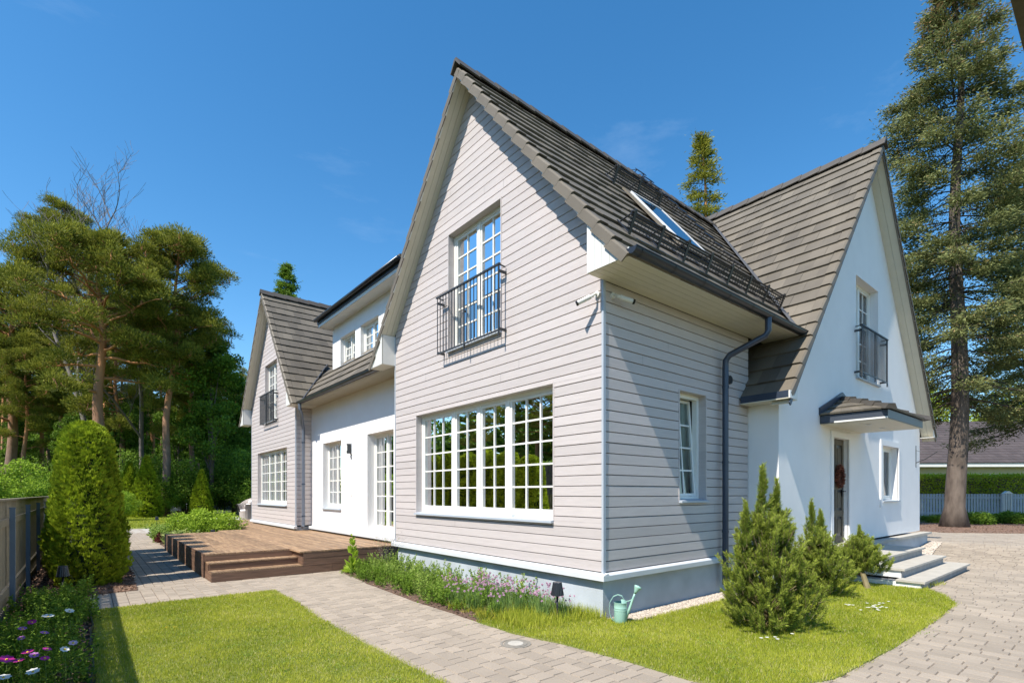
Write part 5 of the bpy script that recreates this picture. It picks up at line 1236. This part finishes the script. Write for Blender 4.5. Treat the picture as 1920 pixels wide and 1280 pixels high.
def broad(name, loc, H, R, z0, label, seed, n=16000, m='leaf', cl=40, size=(.14, .28), trunk=True, group=None, cat='tree', clr=(.8, 1.5)):
    t = thing(name, loc, label, cat, group); r = np.random.RandomState(seed); f = Foli(); u = rdir(r, cl); q = (r.rand(cl)**.4)[:, None]; C0 = u*q*np.array([R, R, (H-z0)/2])*.86+np.array([0, 0, (H+z0)/2])
    k = n//cl
    for c in C0:
        rad = r.uniform(*clr)*R/3.2; v = rdir(r, k); qq = (r.rand(k)**.35)[:, None]; pos = c+v*qq*rad*np.array([1, 1, .75]); f.leaves(pos, unit(v*.6+rdir(r, k)+np.array([0, 0, .1])), r.uniform(*size, k), r.uniform(size[0]*.55, size[1]*.6, k), .1+.6*r.rand(k)+.3*np.clip(v[:, 2], 0, 1), r, .1)
    if trunk:
        mb = MB(); mb.tube([(0, 0, -.1), (.1, .05, H*.3), (0, .1, H*.6), (.05, 0, H*.85)], [R*.07+.03, R*.055+.02, R*.03+.015, .02], 8); 
        for c in C0[:14]: mb.tube([(0, 0, max(.3, c[2]*.55)), tuple(c*.6+np.array([0, 0, c[2]*.3])), tuple(c)], [.05*R/3, .03*R/3, .012], 5, cap=False)
        mb.build('trunk', 'barkdark', t, smooth=True)
    f.build('crown', m, t); return t
bA = broad('birch_tree', at(395, 38), 13.6, 2.3, 3.5, 'light green deciduous tree with drooping twigs left of the far gable', 91, n=15000)
put(bA, at(452, 44), 'green leafy tree touching the edge of the far gable', rz=2, sc=.86)
put(bA, at(428, 54), 'taller leafy tree behind, right part of the wood', rz=4, sc=1.02)
for k, (px, dp, sc, lb) in enumerate([(40, 46, .75, 'leafy understorey tree below the pines at the left edge'), (140, 42, .62, 'leafy understorey tree right behind the big thuja'), (255, 46, .80, 'leafy understorey tree between the two pine trunks'), (335, 43, .78, 'leafy understorey tree right of the slender pine'), (90, 54, .95, 'dark leafy tree deep in the wood at the left')]):
    put(bA, at(px, dp), lb, rz=k*1.1+.5, sc=sc)
sA = broad('shrub', at(15, 24), 3.2, 1.6, .2, 'pale green leafy shrub leaning over the far end of the board fence', 92, n=9000, m='leafbright', size=(.07, .15), cat='shrub', cl=26)
put(sA, at(60, 27), 'pale green shrub behind the fence close to the big thuja', rz=2, sc=.8)
put(sA, at(-40, 22), 'pale green shrub at the very left edge behind the fence', rz=4, sc=.9)
sB = broad('shrub', at(300, 38), 4.2, 2.3, .2, 'dark green shrub below the slender pine', 93, n=10000, cat='shrub', size=(.10, .2), cl=30)
for k, (px, dp, sc, lb) in enumerate([(222, 40, .8, 'dark shrub right of the big thuja in the shade of the wood'), (345, 37, .95, 'dark green shrub in front of the blue-grey fence piece'), (392, 40, 1.0, 'green shrub left of the wicker chair at the back'), (440, 41, 1.25, 'green shrub directly behind the wicker chair'), (262, 43, 1.2, 'broad dark shrub deep between the small thujas'), (468, 39, 1.1, 'green shrub half hidden by the far grey gable'), (150, 40, 1.0, 'dark shrub behind the big thuja'), (100, 42, 1.1, 'shrub in the wood behind the board fence')]):
    put(sB, at(px, dp), lb, rz=k*1.3, sc=sc)
put(sA, at(232, 30), 'small bright leafy shrub right beside the big thuja', rz=1, sc=.55); put(sA, at(318, 36), 'light leafy shrub at the foot of the slender pine', rz=3, sc=.75)

# woodland behind everything: reads as one mass
r = np.random.RandomState(95); n = 70000; f = Foli(); px = r.uniform(-260, 500, n); dp = r.uniform(62, 92, n); hmax = np.interp(px, [-260, 0, 150, 300, 420, 500], [17, 17, 19, 17, 15, 11])*(.82+.18*np.sin(px*.11)*np.sin(px*.037+1)); z = hmax*r.rand(n)**.85
cx_ = CAM[0]+dp*(FX+(px-960)/966.7*RXv); cy_ = CAM[1]+dp*(FY+(px-960)/966.7*RYv); P = np.stack([cx_, cy_, z], -1)+r.normal(0, .4, (n, 3))
f.leaves(P, rdir(r, n), r.uniform(.5, 1.0, n), r.uniform(.28, .5, n), .05+.7*r.rand(n)*(.5+.5*np.sin(P[:, 0]*1.1)*np.sin(P[:, 2]*.9+P[:, 1])), r, .1); props(f.build('woodland', 'leaf'), 'far mass of dark trees closing the view behind the pines', 'woodland', kind='stuff')
tmb = MB(); rr = random.Random(4)
trs = MB(); trs.tube([(0, 0, -.2), (.1, 0, 6), (.05, .1, 14)], [.20, .16, .10], 7)
tt0 = thing('tree_trunk', at(10, 58), 'straight bare pine stem standing inside the dark wood', 'tree trunk', 'bare stems in the wood'); trs.build('trunk', 'pinebark', tt0, smooth=True)
for k in range(18):
    c = put(tt0, at(-60+k*31+rr.uniform(-9, 9), rr.uniform(48, 60)), 'straight bare pine stem standing inside the dark wood', rz=rr.uniform(0, 6), sc=rr.uniform(.75, 1.1), group='bare stems in the wood')

r = np.random.RandomState(97); n = 30000; f = Foli(); y_ = r.uniform(-5, 75, n); x_ = r.uniform(-34, -27, n); z = 11.5*(.85+.15*np.sin(y_*.7))*r.rand(n)**.9
f.leaves(np.stack([x_, y_, z], -1), rdir(r, n), r.uniform(.5, 1.0, n), r.uniform(.3, .5, n), .05+.8*r.rand(n), r, .1); props(f.build('woodland', 'leaf'), 'wood beyond the board fence, mirrored in the window panes', 'woodland', kind='stuff')
# trees behind the neighbouring house on the right
bR = broad('maple_tree', at(1725, 50, .3), 12.5, 3.6, 3, 'bright green leafy tree behind the neighbouring roof next to the white gable', 96, n=15000, m='hedgeleaf', size=(.16, .3))
put(bR, at(1905, 58, .3), 'bright green leafy tree behind the neighbouring roof at the right edge', rz=2, sc=1.15); put(bR, at(1820, 64, .3), 'green tree behind the neighbouring roof, middle of three', rz=4, sc=.95)
gc = broad('low_shrub', at(1835, 22.5, .27), .45, .8, .0, 'low green plants at the foot of the picket fence right of the spruce', 97, n=5000, m='leaf', size=(.05, .10), trunk=False, cat='shrub', cl=24)
put(gc, at(1880, 23, .27), 'low green plants under the pointed gate leaf', rz=2, sc=1.0); put(gc, at(1920, 22.6, .27), 'low green plants at the right edge of the picture', rz=3, sc=.9); put(gc, at(1752, 23.5, .27), 'low green plants left of the spruce trunk', rz=1, sc=.7)

# trees and a hedge on the neighbour's side, seen mirrored in the windows
for k, (x, y, s) in enumerate([(-25, 8, .62), (-27, 15, .68), (-24, 22, .6), (-26, 30, .66), (-25, 38, .62), (-28, 2, .62)]):
    put(p1 if k % 2 else p3, (x, y, 0), 'pine beyond the board fence, outside the picture and mirrored in the window panes', rz=k*1.7, sc=s*(.8 if k % 2 == 0 else 1.0), group='pines beyond the board fence')
hd = hedge('hedge', (-11.5, 34, 0), -math.pi/2, 40, 1.3, 3.0, 16000, 'leaf', 'long clipped hedge beyond the board fence mirrored in the panes', 98)

# ---- thujas
def thuja(name, loc, H, prof, label, seed, n=9000, fan=6, ls=(.045, .085), ws=(.012, .020), m='thujaleaf', group=None):
    t = thing(name, loc, label, 'thuja', group); r = np.random.RandomState(seed); z = H*r.rand(n)**.95; a = r.rand(n)*6.283
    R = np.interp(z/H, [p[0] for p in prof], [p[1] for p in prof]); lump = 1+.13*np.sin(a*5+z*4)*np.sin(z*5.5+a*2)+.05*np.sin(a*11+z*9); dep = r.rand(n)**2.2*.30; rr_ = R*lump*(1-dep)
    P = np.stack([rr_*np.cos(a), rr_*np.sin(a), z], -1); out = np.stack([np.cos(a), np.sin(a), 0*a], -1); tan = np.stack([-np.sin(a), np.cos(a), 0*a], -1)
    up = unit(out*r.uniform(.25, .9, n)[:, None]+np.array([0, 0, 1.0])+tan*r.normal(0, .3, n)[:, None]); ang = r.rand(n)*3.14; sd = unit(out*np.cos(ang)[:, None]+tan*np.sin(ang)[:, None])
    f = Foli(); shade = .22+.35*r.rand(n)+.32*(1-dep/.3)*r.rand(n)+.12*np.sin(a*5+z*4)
    for k in range(fan):
        q = (k-(fan-1)/2)/((fan-1)/2); D = unit(up+sd*q*.85+r.normal(0, .08, (n, 3))); V, F = kites(P+D*r.uniform(0, .02, n)[:, None], D, sd, r.uniform(*ls, n)*.9*(1.15-.35*abs(q)), r.uniform(*ws, n), .1, .55); f.add(V, F, shade+.12*r.rand(n))
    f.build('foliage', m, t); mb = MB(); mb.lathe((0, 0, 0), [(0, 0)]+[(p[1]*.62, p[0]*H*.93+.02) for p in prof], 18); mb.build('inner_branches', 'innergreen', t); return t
PT = [(0, .40), (.12, .52), (.25, .53), (.5, .45), (.75, .38), (.9, .32), (.96, .24), (1.0, .09)]
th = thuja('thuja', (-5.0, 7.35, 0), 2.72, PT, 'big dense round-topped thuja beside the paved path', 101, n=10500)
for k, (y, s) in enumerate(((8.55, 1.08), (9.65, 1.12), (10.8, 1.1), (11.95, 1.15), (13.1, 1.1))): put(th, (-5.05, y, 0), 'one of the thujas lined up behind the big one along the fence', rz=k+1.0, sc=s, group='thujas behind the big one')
PC = [(0, .75), (.15, .85), (.4, .70), (.7, .42), (.9, .18), (1, .03)]
tc_ = thuja('thuja', at(275, 34), 4.0, PC, 'sunlit pointed thuja at the back of the garden', 102, n=4500, fan=4, ls=(.12, .22), ws=(.04, .07))
put(tc_, at(243, 35), 'pointed thuja in shade left of the sunlit one', rz=1, sc=.92); put(tc_, at(378, 36), 'dark pointed thuja right of the slender pine', rz=2, sc=.80)

# ---- mugo pines by the steps
def mugo(name, loc, H, R, label, seed, n=420, trunk=None, lead=()):
    t = thing(name, loc, label, 'dwarf pine', 'dwarf pines by the steps'); r = np.random.RandomState(seed); f = Foli(); st_ = MB()
    L0 = [(lx, ly, l0+(l1-l0)*q*.82, q) for (lx, ly, l0, l1) in lead for q in np.linspace(0, 1, 9) for _ in range(3)]
    for i in range(n+len(L0)):
        if i < n:
            u = r.rand(); z = H*(.04+.82*u**1.1)*.94; a = r.rand()*6.283; Rz = R*np.interp(z/H, [0, .12, .35, .6, .8, 1.0], [.86, 1.0, .88, .60, .36, .12])*(1+.20*math.sin(a*3+z*4+seed)+.10*math.sin(a*7)); q = r.rand()**.38; x, y = Rz*q*math.cos(a), Rz*q*math.sin(a)
            out = np.array([math.cos(a), math.sin(a), 0]); d = unit(out*(.62*q)*np.interp(z/H, [0, .5, 1], [1.0, .6, .25])+np.array([0, 0, .9])+r.normal(0, .26, 3)); L_ = r.uniform(.11, .24)
        else:
            lx, ly, z, q = L0[i-n]; x, y = lx+r.normal(0, .035*(1.15-q)), ly+r.normal(0, .035*(1.15-q)); d = unit(np.array([r.normal(0, .30*(1.1-q)), r.normal(0, .30*(1.1-q)), 1.0])); L_ = r.uniform(.12, .2)*(1.1 if q > .9 else .9)
        p = np.array([x, y, z]); st_.tube([tuple(p-d*.06), tuple(p+d*L_*.95)], [.004, .003], 3, cap=False)
        k = 120; s = r.rand(k); A = r.rand(k)*6.283; e1 = unit(np.cross(d, [.3, .5, .8])); e2 = np.cross(d, e1); rad = e1[None]*np.cos(A)[:, None]+e2[None]*np.sin(A)[:, None]
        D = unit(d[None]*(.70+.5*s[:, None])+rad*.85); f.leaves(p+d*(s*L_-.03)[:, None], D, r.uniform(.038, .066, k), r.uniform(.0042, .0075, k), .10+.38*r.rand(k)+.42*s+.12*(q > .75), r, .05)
    k = 70
    for _ in range(k):
        z = H*.7*r.rand(); a = r.rand()*6.28; e = np.array([R*.6*math.cos(a), R*.6*math.sin(a), z+.1]); st_.tube([(0, 0, z*.5), tuple(e*.5+np.array([0, 0, z*.3])), tuple(e)], [.016, .011, .006], 5, cap=False)
    if trunk: st_.tube(trunk, [.05, .04, .03], 8)
    f.build('foliage', 'mugoleaf', t); st_.build('stems', 'candle', t); return t
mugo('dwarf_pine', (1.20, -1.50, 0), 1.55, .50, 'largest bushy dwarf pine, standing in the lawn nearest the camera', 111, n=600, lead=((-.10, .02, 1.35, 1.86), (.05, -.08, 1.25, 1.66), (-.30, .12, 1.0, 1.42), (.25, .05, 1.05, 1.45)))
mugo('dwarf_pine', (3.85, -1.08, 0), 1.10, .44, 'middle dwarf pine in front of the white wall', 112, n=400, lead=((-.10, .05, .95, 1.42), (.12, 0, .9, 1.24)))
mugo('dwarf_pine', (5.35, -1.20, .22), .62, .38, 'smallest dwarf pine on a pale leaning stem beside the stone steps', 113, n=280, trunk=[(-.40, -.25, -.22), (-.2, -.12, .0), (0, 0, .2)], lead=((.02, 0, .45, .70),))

# ------------------------------------------------------------------ FLOWER BEDS
def flower_ball(f, c, rad, r, k=34): u = rdir(r, k); f.leaves(np.repeat([c], k, 0), u+np.array([0, 0, .25]), rad, rad*.55, r.rand(k), r, .1)
def chive(seed):
    t = thing('chive_plant', (0, 0, 0), 'clump of flowering chives with pink pompoms', 'plant', 'flowering chives by the lamp'); r = np.random.RandomState(seed); n = 150; f = Foli()
    P = np.stack([r.normal(0, .05, n), r.normal(0, .05, n), 0*np.arange(n)], -1); D = unit(np.stack([r.normal(0, .25, n), r.normal(0, .25, n), np.ones(n)], -1)); f.leaves(P, D, r.uniform(.18, .34, n), r.uniform(.005, .009, n), r.rand(n), r, .05, .4); f.build('leaves', 'chive', t)
    for k in range(11):
        g = Foli(); d = unit(np.array([r.normal(0, .28), r.normal(0, .28), 1.0])); h = r.uniform(.26, .40); p = d*h; flower_ball(g, p, .021, r); g.build('flower', 'petalpink', t)
    return t
def herb(seed, H, n_st, m, label, cat='plant', group=None, ll=(.03, .055), spread=.09):
    t = thing('herb_plant', (0, 0, 0), label, cat, group); r = np.random.RandomState(seed); f = Foli()
    for k in range(n_st):
        d = unit(np.array([r.normal(0, .30), r.normal(0, .30), 1.0])); h = H*r.uniform(.55, 1.1); b = np.array([r.normal(0, spread), r.normal(0, spread), 0]); q = int(h/.022)
        s = np.linspace(.1, 1, q); P = b+d[None]*(s*h)[:, None]; P = np.repeat(P, 3, 0); kk = len(P); A = r.rand(kk)*6.283; D = np.stack([np.cos(A), np.sin(A), r.uniform(.2, .9, kk)], -1); f.leaves(P, D, r.uniform(*ll, kk)*(1.15-.5*np.repeat(s, 3)), r.uniform(ll[0]*.45, ll[1]*.5, kk), .15+.5*r.rand(kk)+.3*np.repeat(s, 3), r, .12)
    f.build('leaves', m, t); return t
cvs = [chive(121), chive(122)]
hvs = [herb(123, .36, 10, 'herb', 'leafy green herb clump in the bed below the big window', group='green herbs in the wall bed'), herb(124, .26, 14, 'leaf', 'low bushy green plant in the bed below the big window', group='low green plants in the wall bed', ll=(.025, .05)), herb(125, .46, 8, 'herb', 'taller upright leafy stems against the pale plinth', group='upright stems against the plinth', ll=(.035, .06))]
r = np.random.RandomState(130)
def bedput(src, lst):
    for k, (x, y, s) in enumerate(lst):
        if k == 0: src.location = (x, y, .012); src.scale = (s, s, s); continue
        c = put(src, (x, y, .012), src['label'], rz=r.rand()*6.28, sc=s)
bedput(cvs[0], [(-.75, 1.75, 1), (-.55, 1.35, 1.05), (-.95, 1.45, .9), (-.35, 1.6, 1), (-.6, .95, .95), (-.25, .9, 1.0), (-.8, 2.2, .95), (-.45, 2.0, 1.05), (-.9, 1.05, .8), (-.5, .55, .9)])
bedput(cvs[1], [(-.6, 1.55, 1.05), (-.7, 1.15, .95), (-.3, 1.2, 1), (-.45, .75, 1.0), (-1.0, 1.85, .85), (-.55, 1.8, 1.0), (-.35, .35, .85), (-.25, 2.25, 1.0), (-.7, 2.5, .9), (-.2, .62, .9)])
bedput(hvs[0], [(-1.0+.85*r.rand(), 2.0+3.9*k/33+r.normal(0, .08), r.uniform(.7, 1.15)) for k in range(34)])
bedput(hvs[1], [(-1.16+.95*r.rand(), .9+5.1*k/51, r.uniform(.6, 1.15)) for k in range(52)])
bedput(hvs[2], [(-.12-.16*r.rand(), 1.3+4.2*k/11+r.normal(0, .08), r.uniform(.75, 1.05)) for k in range(12)])
yg = tufts('yellow_grass', [(-1.05+r.normal(0, .07), .75+r.rand()*1.1, .012, r.uniform(.7, 1.1)) for _ in range(26)], 26, (.07, .17), 'yellowgrass', 'yellow-green arching grass at the path edge below the chives', 'grass', 131, spread=.04, wd=(.005, .009), lean=.8)
tufts('weeds', [(-1.15+1.05*r.rand(), .7+5.3*r.rand(), .012, r.uniform(.6, 1.0)) for _ in range(230)], 16, (.05, .13), 'herb', 'small weeds and seedlings filling the bed along the grey wall', 'weeds', 132, spread=.05, wd=(.008, .016), lean=.8)
for _ in range(0): pass
# mullein-like tall plant
ml = thing('mullein_plant', (-.92, 5.72, .01), 'tall single leafy spike with big pale basal leaves at the corner of the deck', 'plant'); rr2 = np.random.RandomState(133); f = Foli(); n = 26; A = rr2.rand(n)*6.28
f.leaves(np.repeat([[0, 0, .03]], n, 0), np.stack([np.cos(A), np.sin(A), rr2.uniform(.15, .7, n)], -1), rr2.uniform(.14, .26, n), rr2.uniform(.05, .085, n), rr2.uniform(.5, 1, n), rr2, .1, .55)
n = 50; s = rr2.rand(n); A = rr2.rand(n)*6.28; f.leaves(np.stack([0*s, 0*s, .08+.68*s], -1), np.stack([np.cos(A), np.sin(A), 1.1+0*s], -1), .19*(1.1-s)+.04, .085*(1.15-s)+.022, rr2.uniform(.4, .95, n), rr2, .1, .5); f.build('leaves', 'leafbright', ml); mb = MB(); mb.tube([(0, 0, 0), (0, 0, .74)], [.010, .005], 6); mb.build('stem', 'leafbright', ml)
# thin dry twigs at the left end of the grey wall
tw_ = thing('twiggy_shrub', (-.28, 5.45, .01), 'thin nearly bare twigs standing in front of the left end of the grey wall', 'shrub'); mb = MB(); r3 = random.Random(9)
for k in range(26):
    a = Vector((r3.uniform(-.03, .03), r3.uniform(-.03, .03), 0)); d = Vector((r3.uniform(-.3, .15), r3.uniform(-.4, .3), 1)).normalized(); q = a; P = [tuple(a)]
    for j in range(6): d = (d+Vector((r3.uniform(-.25, .25), r3.uniform(-.25, .25), -.03*j))).normalized(); q = q+d*r3.uniform(.10, .19); P.append(tuple(q))
    mb.tube(P, [.0035-.0004*j for j in range(7)], 3, cap=False)
mb.build('twigs', 'deadtwig', tw_); f = Foli(); rr3 = np.random.RandomState(3); n = 260; P = np.stack([rr3.normal(-.05, .13, n), rr3.normal(0, .15, n), rr3.uniform(.15, .95, n)], -1); f.leaves(P, rdir(rr3, n), .022, .014, .6+.4*rr3.rand(n), rr3); f.build('leaves', 'leafpale', tw_)

# shrubs and hosta at the far corner of the deck
gs = broad('bright_shrub', (-1.95, 15.4, .05), .92, 1.15, .0, 'rounded bright lime-green shrub behind the deck corner', 141, n=12000, m='leafbright', size=(.05, .10), trunk=False, cat='shrub', cl=46, clr=(.7, 1.1))
ho = thing('hosta_plant', (-3.02, 13.9, .03), 'pale yellow variegated hosta at the deck corner', 'plant'); f = Foli(); n = 260; A = rr3.rand(n)*6.28; q = rr3.rand(n)*.25
f.leaves(np.stack([q*np.cos(A), q*np.sin(A)*1.7, rr3.uniform(.08, .40, n)*(1-q)], -1), np.stack([np.cos(A), np.sin(A), rr3.uniform(-.1, .8, n)], -1), rr3.uniform(.12, .22, n), rr3.uniform(.05, .09, n), rr3.rand(n), rr3, .12, .5); f.build('leaves', 'leafpale', ho)
ho2 = put(ho, (-2.75, 14.5, .05), 'second pale hosta right behind the first at the deck corner', rz=1.4, sc=1.0)
lo1 = broad('low_shrub', (-3.0, 16.2, .03), .42, .55, .0, 'low grey-green ground plants beyond the hosta', 142, n=2600, m='herb', size=(.05, .10), trunk=False, cat='shrub', cl=24); put(lo1, (-2.8, 17.6, .03), 'low ground plants farther along the path edge', rz=1, sc=1.1)
rl_ = broad('dark_red_plant', (-3.12, 15.2, .02), .30, .28, .0, 'small dark red leafy plant beside the pale hosta', 143, n=900, m='redleaf', size=(.05, .09), trunk=False, cat='plant', cl=12)

# cosmos flowers in the left bed
def cosmos(loc, col, tilt, label, seed, rad=.038, h=.36):
    t = thing('cosmos_flower', loc, label, 'flower', 'cosmos flowers by the fence'); r = np.random.RandomState(seed); f = Foli(); n = 170
    s = r.rand(n); P = np.stack([r.normal(0, .07, n), r.normal(0, .07, n), h*.92*s], -1); f.leaves(P, rdir(r, n)+np.array([0, 0, .5]), r.uniform(.04, .085, n), r.uniform(.006, .012, n), r.rand(n)*.8, r, .05); f.build('leaves', 'leaf', t)
    g = Foli(); k = 8; A = np.linspace(0, 2*np.pi, k, endpoint=False)+r.rand(); T = unit(np.array([tilt[0], tilt[1], 1.0])); e1 = unit(np.cross(T, [0, 1, .1])); e2 = np.cross(T, e1); D = e1[None]*np.cos(A)[:, None]+e2[None]*np.sin(A)[:, None]+T[None]*.18
    Sd = -e1[None]*np.sin(A)[:, None]+e2[None]*np.cos(A)[:, None]; V, F = kites(np.repeat([[0, 0, h]], k, 0), D, Sd, rad, rad*.72, .06, .68); g.add(V, F, r.rand(k)); fo = g.build('petals', col, t)
    mb = MB(); mb.tube([(0, 0, h-.002), (T[0]*.008, T[1]*.008, h+.008)], [.009, .006], 8); mb.build('flower_centre', 'yellow', fo); mb = MB(); mb.tube([(0, 0, 0), (.01, 0, h*.5), (0, 0, h-.003)], .003, 4); mb.build('stem', 'chive', t)
def zpt(px, py, z): q = (925-py)/966.7; d = (z-CAM[2])/q; return at(px, d)
CF = [(90, 1155, 'petalwhite', 'large white cosmos flower highest in the bed', .055), (130, 1145, 'petalwhite', 'white cosmos flower nearest the black edging', .045), (60, 1166, 'petalmagenta', 'magenta cosmos flower left of the large white one', .038), (42, 1178, 'petallilac', 'flat lilac cosmos flower near the fence', .036), (83, 1186, 'petallilac', 'lilac cosmos flower in the middle of the bed', .036), (40, 1196, 'petallilac', 'pale lilac cosmos flower low by the fence', .030), (137, 1205, 'petalpink', 'pink and white cosmos flower next to the black edging', .034), (88, 1217, 'petalmagenta', 'small magenta cosmos flower above the pair', .034), (52, 1222, 'petalmagenta', 'left magenta cosmos flower of the close pair', .040), (64, 1228, 'petallilac', 'right cosmos flower of the close pair', .034), (12, 1236, 'petalmagenta', 'big magenta cosmos flower at the left picture edge', .050), (36, 1238, 'petalmagenta', 'magenta cosmos flower beside the one at the picture edge', .036), (84, 1234, 'petalmagenta', 'dark magenta cosmos flower low in the bed', .032), (121, 1217, 'petalwhite', 'small white cosmos flower right of the magenta ones', .034), (62, 1259, 'petalwhite', 'white cosmos flower seen edge-on near the bottom', .042), (6, 1270, 'petalwhite', 'white cosmos flower in the bottom left corner', .045)]
for k, (px, py, col, lb, rad) in enumerate(CF):
    p = zpt(px, py, .38); cosmos((p[0], p[1], .02), col, (.25*math.sin(k*2.1)+.1, -.35+.2*math.cos(k*1.7)), lb, 200+k, rad)
cf = herb(151, .30, 10, 'leaf', 'leafy green foliage between the cosmos flowers', group='foliage between the cosmos flowers', ll=(.03, .06)); r = np.random.RandomState(152)
bedput(cf, [(-5.72+.66*r.rand(), 1.3+4.7*k/52, r.uniform(.75, 1.2)) for k in range(53)])
